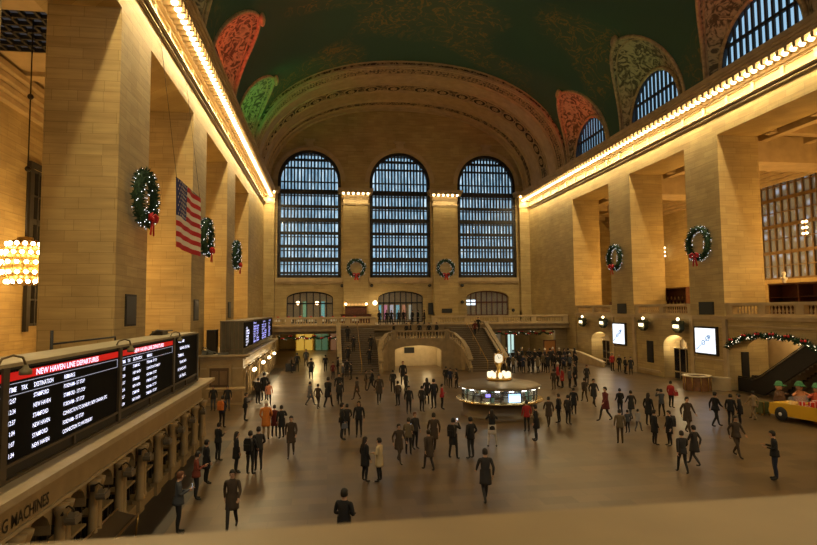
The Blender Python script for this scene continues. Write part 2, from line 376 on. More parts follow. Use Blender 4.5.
def big_window(i, a, b, label):
    c = (a+b)/2; h = (b-a)/2
    t = bpy.data.objects.new('window_%d' % i, None); C.objects.link(t); struct(t, label)
    yf = D+.35
    # outer frame following the arch
    mb = MB(); N = 24; fw = .42
    inner = [(c-(h-fw)*math.cos(PI*k/N), 23.5+(4.2-fw)*math.sin(PI*k/N)) for k in range(N+1)]
    outer = [(c-h*math.cos(PI*k/N), 23.5+4.2*math.sin(PI*k/N)) for k in range(N+1)]
    inner = [(a+fw, 10.27+fw)]+inner+[(b-fw, 10.27+fw)]; outer = [(a, 10.27)]+outer+[(b, 10.27)]
    for k in range(len(inner)-1):
        p = [inner[k], inner[k+1], outer[k+1], outer[k]]
        mb.prism(p, lambda s, z, d: (s, d, z), yf-.25, yf+.3)
    mb.box(a, b, yf-.25, yf+.3, 10.27, 10.27+fw)
    # scalloped studs along the jambs
    for z in range(22):
        for x in (a+.12, b-.12): mb.ball((x, yf-.3, 11.0+z*.57), .13, 5, 4)
    mb.build('frame', FRAME, t)
    top = lambda x: 23.5+(4.2-fw)*math.sqrt(max(0, 1-((x-c)/(h-fw))**2))
    mb = MB(); n = 17
    for k in range(1, n):
        x = a+fw+(b-a-2*fw)*k/n
        mb.box(x-.105, x+.105, yf-.05, yf+.2, 10.6, top(x))
    mb.build('mullions', FRAME, t)
    mb = MB()
    for z, th in ((12.75, .62), (14.55, .4), (16.35, .4), (18.15, .58), (20.0, .4), (22.0, .66), (25.3, .2), (10.95, .3), (26.4, .3)):
        hw = h-fw if z < 23.5 else (h-fw)*math.sqrt(max(0, 1-((z-23.5)/3.78)**2))
        mb.box(c-hw, c+hw, yf-.12, yf+.22, z-th/2, z+th/2)
    mb.build('transoms', FRAME, t)
    mb = MB(); mb.add([(x, yf+.12, z) for x, z in inner], [tuple(range(len(inner)))]); mb.build('pane', GLASS, t)
    # lit glass wall of the galleries behind
    mb = MB(); mb.box(a-.6, b+.6, D+1.75, D+1.8, 9.5, 28.2); mb.build('lit_gallery', GLOW, t)
    mb = MB()
    for z in range(9): mb.box(a-.5, b+.5, D+.95, D+1.5, 12.1+z*1.9, 12.2+z*1.9)
    mb.build('catwalk', FRAME, t)
for i, (a, b) in enumerate(WIN):
    big_window(i+1, a, b, ['tall arched window left of the two far wreaths', 'tall arched window between the two far wreaths', 'tall arched window right of the two far wreaths'][i])
# archivolts round the windows, sills, string course
mb = MB()
for a, b in WIN:
    c = (a+b)/2; N = 28
    for r0, r1, dd in ((0, .35, .12), (.35, .6, .2)):
        for k in range(N):
            p = []
            for rr, kk in ((r0, k), (r0, k+1), (r1, k+1), (r1, k)):
                th = PI*kk/N; p.append((c-(4.21+rr)*math.cos(th), 23.5+(4.2+rr)*math.sin(th)))
            mb.prism(p, lambda s, z, d: (s, d, z), D-dd, D+.1)
    mb.box(c-.5, c+.5, D-.35, D, 27.9, 28.9); mb.box(c-.75, c+.75, D-.45, D, 28.9, 29.15)
    mb.box(a-.2, b+.2, D-.35, D+.1, 9.75, 10.27); mb.box(a-.1, b+.1, D-.2, D+.1, 9.5, 9.75)
struct(mb.build('trim_1', STONEP))

# ---- end wall pilasters with capitals
pil = [(-18.4, -16.9), (-7.85, -4.5), (4.5, 7.85), (16.9, 18.4)]
mb = MB()
for a, b in pil:
    mb.box(a, b, D-.75, D, 4.2, 20.3)
    for k in range(1): mb.box(a+.0, b-.0, D-.95, D, 4.2, 5.6)
struct(mb.build('wall_far_pilasters', STONE))
def cap_bulbs(mb, bl, a, b, y):
    n = max(2, round((b-a)/.6)); 
    for k in range(n):
        x = a+(b-a)*(k+.5)/n
        bl.append((x, y))
mb = MB(); cap_pos = []
for a, b in pil:
    for (z0, z1, e) in ((20.1, 20.25, .08), (20.25, 20.4, .14), (20.4, 20.95, .02), (20.95, 21.1, .12), (21.1, 21.55, .1), (21.75, 22.05, .62), (22.05, 22.3, .72)):
        mb.box(a-e, b+e, D-.75-e, D, z0, z1)
    n = 6 if b-a > 2 else 3
    for k in range(n):
        x = a-.3+(b-a+.6)*(k+.5)/n; cap_pos.append((x, D-1.2, 21.6))
    for k in range(n+1):
        x = a-.4+(b-a+.8)*k/n; mb.box(x-.08, x+.08, D-1.3, D-.7, 21.5, 21.8)
struct(mb.build('trim_2', STONEP))

# ---- long cornices: mouldings, brackets and rows of bulbs
def cornice(s, nm):
    t = bpy.data.objects.new(nm, None); C.objects.link(t); struct(t)
    mb = MB(); X = lambda e: sorted((s*W, s*(W-e)))
    Y0, Y1 = -8, D
    for z0, z1, e in ((19.85, 19.95, .06), (19.95, 20.02, .14), (20.12, 20.22, .2), (20.22, 20.3, .28), (20.92, 21.02, .14), (21.02, 21.2, .35),
                      (21.42, 21.55, 1.25), (21.55, 21.7, 1.3), (21.7, 21.9, 1.42), (21.9, 22.2, 1.5), (22.2, 22.28, 1.4)):
        mb.box(*X(e), Y0, Y1, z0, z1)
    mb.build('moulding', STONEP, t)
    mb = MB(); y = Y0+.3
    while y < Y1:
        mb.box(*sorted((s*(W-.35), s*(W-1.22))), y-.11, y+.11, 21.12, 21.44); y += .62
    mb.build('bracket_row', STONEP, t)['kind'] = 'stuff'
    mb = MB(); y = Y0+1.2
    while y < Y1:       # dark pierced ornaments spaced over the lit frieze
        mb.box(*X(.12), y-.14, y+.14, 20.3, 20.92); y += 2.48
    mb.build('frieze_block', STONEP, t)['kind'] = 'stuff'
    me = None; ys = []
    y = Y0+.61
    while y < Y1: ys.append(y); y += .62
    near = [y for y in ys if y > 13.5]; near = near[:100]
    for y in near:
        if me is None:
            b = MB(); b.lathe([(.0, -.2), (.12, -.17), (.18, -.05), (.17, .04), (.1, .14), (.06, .2), (0, .2)], n=8); o = b.build('bulb', BULB, t); me = o.data
        else:
            o = bpy.data.objects.new('bulb', me); C.objects.link(o); o.parent = t
        o.location = (s*(W-.95), y, 21.2)
    b = MB()
    for y in ys:
        if y not in near: b.ball((s*(W-.95), y, 21.18), .15, 6, 4)
    b.build('bulb_row', BULB, t)['kind'] = 'stuff'
cornice(-1, 'trim_3'); cornice(1, 'trim_4')
t = bpy.data.objects.new('trim_5', None); C.objects.link(t); struct(t)
me = None
for p in cap_pos:
    if me is None:
        b = MB(); b.ball((0,0,0), .15, 8, 6); o = b.build('bulb', BULB, t); me = o.data
    else: o = bpy.data.objects.new('bulb', me); C.objects.link(o); o.parent = t
    o.location = p
mb = MB()
for a, b in pil: mb.box(a-.3, b+.3, D-1.45, D-.75, 21.72, 21.76)
mb.build('bulb_plate', STONEP, t)

# ================================================================ VAULT
AV, BV, ZS, NE = 18.3, 12.25, 22.1, 2.25
def vp(tt, a=AV, b=BV, zs=ZS):      # tt 0..PI : right springing to left springing
    cx_, sx_ = math.cos(tt), math.sin(tt)
    return (a*math.copysign(abs(cx_)**(2/NE), cx_), zs+b*abs(sx_)**(2/NE))
YE = 62.0
HM = .6      # angular height of a lunette on the vault
HW = 4.9
cols = [-10.0, YE]
lun = [y for y in LUN]
for yc in lun:
    for k in range(25): cols.append(yc-HW*math.cos(PI*k/24))
cols = sorted(set([round(c, 5) for c in cols if -10 <= c <= YE+.01]))
def hfun(y):
    for yc in lun:
        if abs(y-yc) <= HW: return HM*(1-(abs(y-yc)/HW)**2)**.5
    return 0
mb = MB(); NT = 40; vs = []; fs = []
for y in cols:
    h = hfun(y)
    for k in range(NT+1):
        tt = h+(PI-2*h)*k/NT; x, z = vp(tt); vs.append((x, y, z))
for i in range(len(cols)-1):
    for k in range(NT): a = i*(NT+1)+k; fs.append((a, a+1, a+NT+2, a+NT+1))
mb.add(vs, fs, 0, True); struct(mb.build('ceiling', VAULT))
# lunette cells: relief-covered surface between the vault and the wall window, cream ribs at the edge
nwin = 3
for s in (-1, 1):
    for yc in lun:
        if yc-HW < -10: continue
        N = 24; mb = MB(); rows = []
        XW = s*18.75
        for j in range(6):
            f = j/5; row = []
            for k in range(N+1):
                u = math.cos(PI*k/N); sn = math.sin(PI*k/N)
                h = HM*sn; x, z = vp(h); x *= s; p = Vector((x, yc-HW*u, z))
                q = Vector((XW, yc-3.75*u, 23.0+3.9*sn))
                r = p.lerp(q, f); r.z += .35*math.sin(PI*f)*sn
                row.append(r)
            rows.append(row)
        vs = [p for r in rows for p in r]
        mb.add(vs, [(j*(N+1)+k, j*(N+1)+k+1, (j+1)*(N+1)+k+1, (j+1)*(N+1)+k) for j in range(5) for k in range(N)], 0, True)
        o = struct(mb.build('ceiling_lunette', LUNETTE))
        mb = MB(); mb.tube([rows[0][k]+Vector((-s*.02, 0, -.05)) for k in range(N+1)], .17, 6)
        mb.tube([rows[1][k].lerp(rows[0][k], .15) for k in range(N+1)], .07, 5)
        mb.tube([rows[5][k]+Vector((-s*.1, 0, -.05)) for k in range(N+1)], .2, 6)
        mb.ball(tuple(rows[0][N//2]+Vector((-s*.3, 0, -.1))), .55, 8, 6, sc=(.5, 1, 1))
        struct(mb.build('ceiling_rib', STONED))
        # window
        t = bpy.data.objects.new('window_%d' % (nwin+1), None); C.objects.link(t); struct(t); nwin += 1
        ri, zi = 3.5, 3.65
        mb = MB()
        for k in range(N):
            P = [(yc-3.75*math.cos(PI*k/N), 23+3.9*math.sin(PI*k/N)), (yc-3.75*math.cos(PI*(k+1)/N), 23+3.9*math.sin(PI*(k+1)/N)),
                 (yc-ri*math.cos(PI*(k+1)/N), 23+zi*math.sin(PI*(k+1)/N)), (yc-ri*math.cos(PI*k/N), 23+zi*math.sin(PI*k/N))]
            mb.prism(P, lambda a, z, d: (d, a, z), XW-.15, XW+.15)
        for yy, zz in ((yc-3.75, yc-3.45), (yc+3.45, yc+3.75)): mb.box(*sorted((XW-.15, XW+.15)), yy, zz, 22, 23.1)
        mb.build('frame', FRAME, t)
        mb = MB()
        for k in range(1, 12):
            y = yc-ri+2*ri*k/12; z = 23+zi*math.sqrt(max(0, 1-((y-yc)/ri)**2)); mb.box(XW-.08, XW+.08, y-.09, y+.09, 22.1, z)
        mb.box(XW-.1, XW+.1, yc-3.1, yc+3.1, 24.6, 24.8); mb.build('mullions', FRAME, t)
        mb = MB(); mb.box(*sorted((XW+s*.9, XW+s*.95)), yc-4.4, yc+4.4, 21.5, 27.4); mb.build('lit_gallery', PALEGLOW, t)
        mb = MB(); mb.box(*sorted((XW+s*.1, XW+s*.12)), yc-3.4, yc+3.4, 22.2, 23.1); mb.build('pane', GLASS, t)
# upper wall behind the springing (closes gaps between lunettes)
mb = MB()
for s in (-1, 1):
    yy = -10
    for yc in sorted(lun):
        mb.box(*sorted((s*18.6, s*18.9)), yy, yc-3.75, 22.3, 23.0); yy = yc+3.75
    mb.box(*sorted((s*18.6, s*18.9)), yy, D, 22.3, 23.0)
struct(mb.build('wall_attic', STONEP))
# barrel soffit in front of the end wall
AI, BI = 17.85, 11.65
mb = MB(); N = 64
bands = [(62.0, 0), (63.9, 1), (64.3, 0), (66.9, 0), (67.2, 1), (68.9, 1), (69.2, 0), (72.3, 0), (72.6, 1), (74.1, 1), (74.4, 0), (76.1, 0)]
def sp(k, off=0): 
    x, z = vp(PI*k/N, AI+off, BI+off, ZS); return x, z
mb = MB()
ys = [b[0] for b in bands]
for i in range(len(ys)-1):
    vs = [(sp(k)[0], ys[i], sp(k)[1]) for k in range(N+1)]+[(sp(k)[0], ys[i+1], sp(k)[1]) for k in range(N+1)]
    mi = 1 if i in (0, 9) or i == 4 else 0
    if i == 8: mi = 1
    mb.add(vs, [(k, k+1, N+2+k, N+1+k) for k in range(N)], mi, True)
# front archivolt rings
for o0, o1, y0, mi in ((0, .2, 61.8, 0), (.2, .5, 61.95, 1), (.5, .7, 61.7, 0)):
    for k in range(N):
        p = [sp(k, o0), sp(k+1, o0), sp(k+1, o1), sp(k, o1)]
        mb.prism(p, lambda a, z, d: (a, d, z), y0, 62.3, mi)
ENDARCH = struct(mb.build('ceiling_end_arch', [STONEP, CARVE]))
mb = MB()
for y, r in ((62.2, .14), (63.9, .14), (64.35, .1), (66.9, .12), (67.15, .07), (69.05, .07), (69.35, .12), (72.3, .1), (72.6, .16), (74.1, .16), (74.5, .1), (75.8, .2)):
    mb.tube([(sp(k)[0], y, sp(k)[1]-.02) for k in range(N+1)], r, 6)
struct(mb.build('trim_6', STONEP))
# bead rows and rosettes on the soffit
mb = MB()
for k in range(2, 127):
    x, z = vp(PI*k/129, AI, BI, ZS)
    for y in (62.7, 63.3): mb.ball((x, y, z), .14, 5, 4)
o = struct(mb.build('trim_7', STONED))
def rosette():
    b = MB()
    b.lathe([(1.0, 0), (1.0, .1), (.9, .12), (.88, .03)], n=20, mi=0)
    b.lathe([(.88, .03), (.0, .02)], n=12, mi=1)
    for k in range(8):
        a = 2*PI*k/8; b.ball((.36*math.cos(a), .36*math.sin(a), .08), .15, 6, 4, sc=(1, 1, .6))
    b.ball((0,0,.1), .17, 8, 5)
    return b
RD = mat('rosette_recess', (.035, .024, .012), .8)
base = None
for k in range(20):
    tt = .2+(PI-.4)*k/19
    x, z = vp(tt, AI, BI, ZS); x2, z2 = vp(tt+.01, AI, BI, ZS)
    tn = Vector((x2-x, 0, z2-z)).normalized(); nrm = Vector((tn.z, 0, -tn.x)); 
    if nrm.dot(Vector((-x, 0, 23-z))) < 0: nrm = -nrm
    if base is None: o = base = rosette().build('rosette', [STONEP, RD])
    else: o = bpy.data.objects.new('rosette', base.data); C.objects.link(o)
    o.location = (x+nrm.x*.1, 68.05, z+nrm.z*.1); o.rotation_euler = nrm.to_track_quat('Z', 'Y').to_euler(); o.scale = (.88, .88, 1)
    o.parent = ENDARCH
mb = MB()
for s in (-1, 1): mb.box(*sorted((s*21.6, s*32)), D, D+.5, 0, 19.4); mb.box(*sorted((s*22, s*32)), -12.5, -12, 0, 19.4)
struct(mb.build('wall_aisle_ends', STONE))
# west wall behind the viewpoint
mb = MB(); wall(mb, -22, 32, 0, 36.5, [(a, b, 10.27, 23.5, 4.2) for a, b in WIN], lambda a, z, d: (a, -9.2-d, z), 0, 1)
for a, b in pil: mb.box(a, b, -9.2, -8.5, 0, 20.3)
mb.box(-18.3, 18.3, -9.2, -7.7, 21.5, 22.3)
struct(mb.build('wall_near', STONE))
mb = MB()
for a, b in WIN: mb.box(a-.3, b+.3, -10.3, -10.25, 10, 28)
struct(mb.build('window_near_glass', GLOW))
# ================================================================ FIXTURES
# ---- balustrades
def balustrade(label, fn, s0, s1, z0, ht, group=None, pitch=.30, th=.22, posts=None, cat='balustrade'):
    t = thing('stone_balustrade', label, cat, group=group)
    def bx(a, b, za, zb, dd):
        m.prism([(a, za), (b, za), (b, zb), (a, zb)], fn, -dd, dd)
    m = MB(); bx(s0, s1, z0+ht-.16, z0+ht, th+.06); bx(s0, s1, z0+ht-.22, z0+ht-.16, th); m.build('rail', STONEP, t)
    m = MB(); bx(s0, s1, z0, z0+.16, th); m.build('base', STONEP, t)
    posts = posts or [s0+.3, s1-.3]
    me = None
    for p in posts:
        m = MB(); bx(p-.3, p+.3, z0+.16, z0+ht-.22, th-.03); m.build('post', STONEP, t)
    s = s0+.15; n = 0; proto = None; rest = MB()
    while s < s1:
        if all(abs(s-p) > .38 for p in posts):
            if n < 98:
                if proto is None:
                    m = MB(); h = ht-.38; m.lathe([(.07, 0), (.07, .05), (.045, .08), (.085, h*.32), (.05, h*.62), (.035, h*.8), (.07, h*.92), (.07, h)], n=7); proto = m.build('baluster', STONEP, t); o = proto
                else: o = bpy.data.objects.new('baluster', proto.data); C.objects.link(o); o.parent = t
                o.location = fn(s, z0+.16, 0)
            n += 1
        s += pitch
    return t
fR = lambda a, z, d: (W+.32+d, a, z)
balustrade('long stone balustrade on the right wall above the escalator arch', fR, 28.0, 36.6, 5.3, .92, posts=[28.3, 30.3, 33.3, 36.3])
balustrade('stone balustrade between the two right piers with wreaths, above the two lantern signs', fR, 40.45, 48.7, 5.3, .92, posts=[40.75, 44.6, 48.4])
balustrade('stone balustrade in the farthest opening of the right wall', fR, 52.7, 61.2, 5.3, .92, posts=[53.0, 57, 60.9])
fF = lambda a, z, d: (a, 63.2+d, z)
balustrade('far balcony balustrade left of the staircase, below the left tall window', fF, -17.9, -4.6, 4.22, .95, posts=[-17.6, -14.2, -10.8, -7.7, -4.9])
balustrade('far balcony balustrade right of the staircase, below the right tall window', fF, 1.9, 18.2, 4.22, .95, posts=[2.2, 6.0, 10.0, 14.0, 17.9])
# mouldings under the balustrades and on the piers
mb = MB()
mb.box(W-.14, W+.6, 27.95, 61.2, 5.2, 5.3); mb.box(W-.06, W+.2, 27.95, 61.2, 5.02, 5.2); mb.box(W-.04, W+.2, -9, 27.95, 5.0, 5.3)
for a, b in PIERS:
    mb.box(W-.10, W+.1, a, b, 2.0, 2.12); mb.box(W-.08, W+.1, a-.1, a+.28, 0, 5.2); mb.box(W-.08, W+.1, b-.28, b+.1, 0, 5.2)
mb.box(W-.2, W+.1, 36.6, 40.45, 0, .5); mb.box(W-.2, W+.1, 48.7, 52.7, 0, .5)
mb.box(W-.02, W+.3, 44.9, 48.2, .3, .5); mb.box(W-.02, W+.2, 28, 36.4, 4.55, 4.65)
struct(mb.build('trim_8', STONEP))
mb = MB()
mb.box(-18.4, 18.4, 62.85, D+1.4, 3.95, 4.2); mb.box(-18.4, 18.4, 62.7, 63.3, 4.08, 4.22); mb.box(-18.4, 18.4, 62.9, 63.4, 3.6, 3.95)
struct(mb.build('floor_far_balcony', STAIRM))
mb = MB(); mb.box(-17.2, 17.2, 89, 89.4, 0, 8.9); mb.box(-17.5, -17.2, 77.4, 89, 0, 8.9); mb.box(17.2, 17.5, 77.4, 89, 0, 8.9)
mb.box(-17.2, 17.2, 77.4, 89, 3.95, 4.2); mb.box(-17.5, 17.5, 77.4, 89, 8.9, 9.1); mb.box(-7.3, -7, 64.1, 89, 0, 3.95); mb.box(8.0, 8.3, 64.1, 89, 0, 3.95)
mb.box(8.3, 18.2, 75.9, 76.03, 0, 3.94); struct(mb.build('wall_far_rooms', mat('ochre_wall', (.42, .30, .13), .6)))
point('passage_light', (-11.5, 70, 3.3), 330, (1, .72, .32), .5); point('passage_light', (-11.5, 81, 3.3), 200, (1, .68, .25), .5)
point('passage_light', (12.6, 69, 3.3), 150, (1, .72, .36), .5); point('passage_light', (15.5, 66.5, 3.2), 90, (1, .72, .36), .5)
point('room_light', (-12, 80, 7.8), 90, (1, .7, .35), .4); point('room_light', (0, 80, 7.8), 70, (1, .75, .45), .4); point('room_light', (12, 80, 7.8), 45, (1, .6, .3), .4)
# shop fronts far back in the passages
def shopfront(x0, x1, y, label, col, em):
    t = thing('shop_front', label, 'shop front', (0,0,0))
    m = MB(); m.box(x0, x1, y, y+.3, 2.5, 3.2); m.box(x0, x0+.15, y, y+.3, 0, 2.5); m.box(x1-.15, x1, y, y+.3, 0, 2.5); m.box((x0+x1)/2-.06, (x0+x1)/2+.06, y, y+.3, 0, 2.5); m.build('frame', mat('shop_frame_'+label[:6], col, .5), t)
    m = MB(); m.box(x0+.15, x1-.15, y+.12, y+.16, 0.05, 2.5); m.build('pane', mat('shop_glass_'+label[:6], (.02,.02,.02), .2, emit=em, es=.6), t)
shopfront(-14.6, -12.0, 84, 'yellow lit shop front at the back of the left passage under the balcony', (.5, .33, .05), (.75, .42, .05))
shopfront(-11.8, -9.8, 84, 'green and dark shop front beside the yellow one in the left passage', (.05, .12, .06), (.06, .14, .07))
shopfront(-9.6, -7.6, 84, 'brown shop front at the right end of the left passage', (.14, .07, .03), (.20, .09, .04))
shopfront(13.59, 14.72, 72, 'narrow pale blue lit shop window in the right passage', (.06, .05, .04), (.9, 1.3, 1.2))
shopfront(12.4, 14.0, 75.4, 'tan panelled shop front in the middle of the right passage', (.28, .19, .09), (.12, .08, .04))
shopfront(14.6, 15.6, 75.4, 'small yellow lit doorway at the right end of the right passage', (.18, .12, .05), (.5, .33, .1))
# segmental arched screens on the balcony level
def arch_screen(nm, a, b, zb, label, wood, pane, nb):
    t = bpy.data.objects.new(nm, None); C.objects.link(t); struct(t, label)
    m = MB(); c = (a+b)/2
    for k in range(nb+1):
        x = a+(b-a)*k/nb; x = min(max(x, a+.05), b-.05); m.box(x-.06, x+.06, D+.5, D+.65, zb, arch_z(x, a, b, 7.5, .95))
    m.box(a, b, D+.5, D+.66, 6.75, 6.93); m.box(a, b, D+.5, D+.66, zb, zb+.12)
    for k in range(20):
        x0 = c-(b-a)/2*math.cos(PI*k/20); x1 = c-(b-a)/2*math.cos(PI*(k+1)/20)
        m.prism([(x0, arch_z(x0,a,b,7.5,.95)), (x1, arch_z(x1,a,b,7.5,.95)), (x1, arch_z(x1,a,b,7.5,.95)-.16), (x0, arch_z(x0,a,b,7.5,.95)-.16)], lambda s, z, d: (s, d, z), D+.5, D+.66)
    m.build('frame', wood, t)
    m = MB(); m.box(a, b, D+.7, D+.72, zb, 8.45); m.build('pane', GLASS, t)
    return t
arch_screen('door_1', -15.35, -9.2, 4.2, 'arched glazed screen under the left tall window', FRAME, None, 7)
arch_screen('door_2', -3.1, 3.1, 4.2, 'arched glazed screen under the middle tall window', FRAME, None, 8)
arch_screen('door_3', 9.2, 15.3, 5.0, 'arched wooden glazed screen under the right tall window', WOOD, None, 8)
m = MB(); m.box(9.6, 12.6, 84, 84.1, 6.5, 7.3)
tag(m.build('light_panel', mat('strip_glow', (.5,.6,.7), .4, emit=(.7, .88, 1), es=2.2)), 'pale blue lit panel seen through the right wooden screen', 'light panel')
for i, (x, c, e) in enumerate([(-2.4, (.1,.5,.6), .7), (-1.5, (.6,.15,.3), .6), (-.6, (.5,.5,.6), .6), (.3, (.1,.4,.5), .7), (1.2, (.6,.2,.1), .5), (2.2, (.5,.5,.4), .5), (-13.2, (.05,.35,.18), .5), (-10.6, (.05,.5,.5), .5)]):
    m = MB(); m.box(x-.25, x+.25, 82, 82.1, 4.5, 6.6 if i < 6 else 7.2)
    tag(m.build('poster', mat('poster_%s' % 'abcdefgh'[i], (.1,.1,.1), .5, emit=c, es=e)), ['teal tall banner, first from the left behind the middle screen', 'pink tall banner, second from the left behind the middle screen', 'pale grey banner, third from the left behind the middle screen', 'teal banner, fourth from the left behind the middle screen', 'red banner, fifth from the left behind the middle screen', 'cream banner at the right end behind the middle screen', 'dark green banner behind the left screen', 'teal banner behind the left screen'][i], 'banner')
# wall lamps on the far wall and in the restaurant
def globe_lamp(label, loc, r=.22, e=25, st=True):
    t = thing('wall_lamp', label, 'lamp', loc)
    m = MB(); m.ball((0,0,0), r, 10, 8); m.build('globe', GLOBE, t)
    m = MB(); m.tube([(0,.1,-r*.7), (0,.35,-r*1.1), (0,.62,-r*.9)], .035, 6); m.lathe([(.03,-r-.12),(.1,-r-.02),(.02,-r*.9)], n=8); m.build('bracket', BRASS, t)
    point('wall_lamp_light', (loc[0], loc[1]-.5, loc[2]), e, (1, .72, .36), .15)
globe_lamp('bright globe lamp just left of the middle arched screen', (-3.6, D-.62, 6.85), .3, 60)
globe_lamp('left globe lamp inside the restaurant screen', (-14.04, 80, 6.96), .27, 20); globe_lamp('right globe lamp inside the restaurant screen', (-11.41, 80, 6.94), .27, 20)
# restaurant bar in front of the pilaster
t = thing('bar_counter', 'dark restaurant bar with a row of lit bottles below the left far wreath', 'bar', (-6.2, 74.6, 4.2))
m = MB(); m.box(-2.0, 2.0, -.3, .3, 0, 1.1); m.box(-2.1, 2.1, -.4, .4, 1.1, 1.18); m.build('counter', WOOD, t)
m = MB(); m.box(-1.55, 1.55, .25, .4, 1.2, 2.35); m.build('back_shelf', WOOD, t)
m = MB()
for x in (-1.5, 1.5): m.box(x-.08, x+.08, -.1, .1, 1.2, 2.9)
m.box(-1.6, 1.6, -.12, .12, 2.2, 2.3); m.build('shelf_frame', BRASS, t)
for k in range(16):
    m = MB(); m.lathe([(0,0),(.06,0),(.06,.2),(.025,.28),(.025,.36),(0,.36)], (-6.2-1.4+k*.187, 74.55, 6.5), n=6)
    tag(m.build('bottle', mat('amber_glass', (.3,.12,.02), .2, emit=(.9,.5,.15), es=.9)), 'small amber-lit bottle in the row on the bar shelf', 'bottle', 'bottles on the bar shelf')
for i, x in enumerate((-7.55, -4.85)):
    globe_lamp(['shaded lamp at the left end of the bar', 'shaded lamp at the right end of the bar'][i], (x, 74.2, 6.7), .16, 22)
# restaurant tables along the left balcony
for k in range(9):
    x = -16.8+k*1.25
    t = thing('restaurant_table', 'small restaurant table with a white cloth and red menu behind the left balcony rail', 'table', (x, 65.2+.5*(k % 2), 4.2), group='restaurant tables on the far balcony')
    m = MB(); m.box(-.42, .42, -.4, .4, .72, .78); m.box(-.4, .4, -.4, -.38, .45, .74); m.build('cloth', WHITE, t)
    m = MB(); m.tube([(0,0,0), (0,0,.72)], .05, 6); m.lathe([(.3,0),(.28,.04),(.05,.08)], n=8); m.build('pedestal', BLACK, t)
    m = MB(); m.box(-.12, .12, -.05, .05, .78, 1.05); m.build('menu_holder', REDC, t)
# little dark floodlight boxes and plaques on the far wall
def plaque(label, loc, sx, sy, sz, cat='plaque', nm='wall_plaque'):
    t = thing(nm, label, cat, loc); m = MB(); m.box(-sx, sx, -sy, sy, -sz, sz); m.build('frame', BLACK, t)
    m = MB()
    if sx > sy: m.box(-sx*.85, sx*.85, -sy-.02, -sy, -sz*.85, sz*.85)
    else:
        s = -1 if loc[0] > 0 else 1; m.box(*sorted((s*sx, s*(sx+.02))), -sy*.88, sy*.88, -sz*.88, sz*.88)
    m.build('face', mat('plaque_face', (.018,.02,.022), .35), t); return t
plaque('dark rectangular plaque low on the right middle pilaster of the far wall', (6.2, D-.95-.07, 5.7), .7, .05, .3)
plaque('tall dark sign board left of that pilaster on the far balcony', (4.1, D-.1, 6.0), .32, .06, .8, 'sign')
for i, (x, z) in enumerate([(-8.0, 9.2), (-4.0, 9.2), (4.0, 9.2), (8.6, 9.2), (8.6, 6.9), (15.9, 5.7)]):
    t = thing('wall_speaker', ['round black wall speaker below the left wreath, left side', 'round black wall speaker below the left wreath, right side', 'round black wall speaker left of the right far wreath', 'round black wall speaker under the right tall window', 'round black wall speaker beside the wooden screen, lower one', 'small black box low at the right end of the far wall'][i], 'speaker', (x, D-.12, z))
    m = MB(); m.lathe([(0,.1),(.2,.1),(.22,.05),(.22,-.06)], n=12); o = m.build('housing', BLACK, t); o.rotation_euler = (PI/2,0,0)
    m = MB(); m.lathe([(0,.13),(.13,.12),(.14,.1)], n=10); o = m.build('grille', mat('speaker_grey', (.06,.055,.05), .5), t); o.rotation_euler = (PI/2,0,0)
# pier plaques (dark bronze) on both sides
for i, (y, lb) in enumerate([(38.55, 'black square plaque on the right pier with the larger wreath, above its screen'), (50.8, 'black square plaque on the farther right pier, above its screen')]):
    plaque(lb, (W-.02, y, 5.85), .015, .85, .48)
for y, lb in ((25.5, 'dark square grille on the nearest left pier below its wreath'), (37.6, 'dark square grille on the second left pier'), (49.9, 'dark square grille on the third left pier')):
    plaque(lb, (-W+.02, y+.1, 6.05), .015, .68, .68)
# ---- advertising screens
AD = mat('screen_white', (.8,.85,.95), .4, emit=(.78, .88, 1), es=1.25)
ADB = mat('screen_blue_figure', (.1,.2,.35), .4, emit=(.10, .22, .42), es=.7)
def ad_screen(label, y0, y1, z0, z1, g):
    t = thing('advertising_screen', label, 'screen', (W-.1, (y0+y1)/2, z0)); w_, h_ = (y1-y0)/2, z1-z0
    m = MB(); m.box(-.08, .12, -w_-.14, w_+.14, -.14, h_+.14); m.build('casing', BRONZE, t)
    m = MB(); m.box(-.1, -.08, -w_, w_, 0, h_); m.build('display', AD, t)
    m = MB()     # diagonal strap with rings: the picture shown on the display
    m.tube([(-.11, w_*.85, h_*.12), (-.11, w_*.3, h_*.36), (-.11, -w_*.2, h_*.55), (-.11, -w_*.8, h_*.78)], [.09, .05, .06, .035], 4, sq=.1)
    for yy, zz, r in ((w_*.15, h_*.42, .17), (-w_*.28, h_*.60, .19), (-w_*.42, h_*.67, .12)):
        m.tube([(-.115, yy+r*math.cos(a*PI/6), zz+r*math.sin(a*PI/6)) for a in range(13)], .035, 4)
    m.build('picture', ADB, t)
ad_screen('bright white advertising screen on the right pier with the larger wreath', 37.5, 39.75, 2.5, 4.35, 0)
ad_screen('bright white advertising screen on the farther right pier', 50.2, 52.35, 2.45, 4.35, 0)
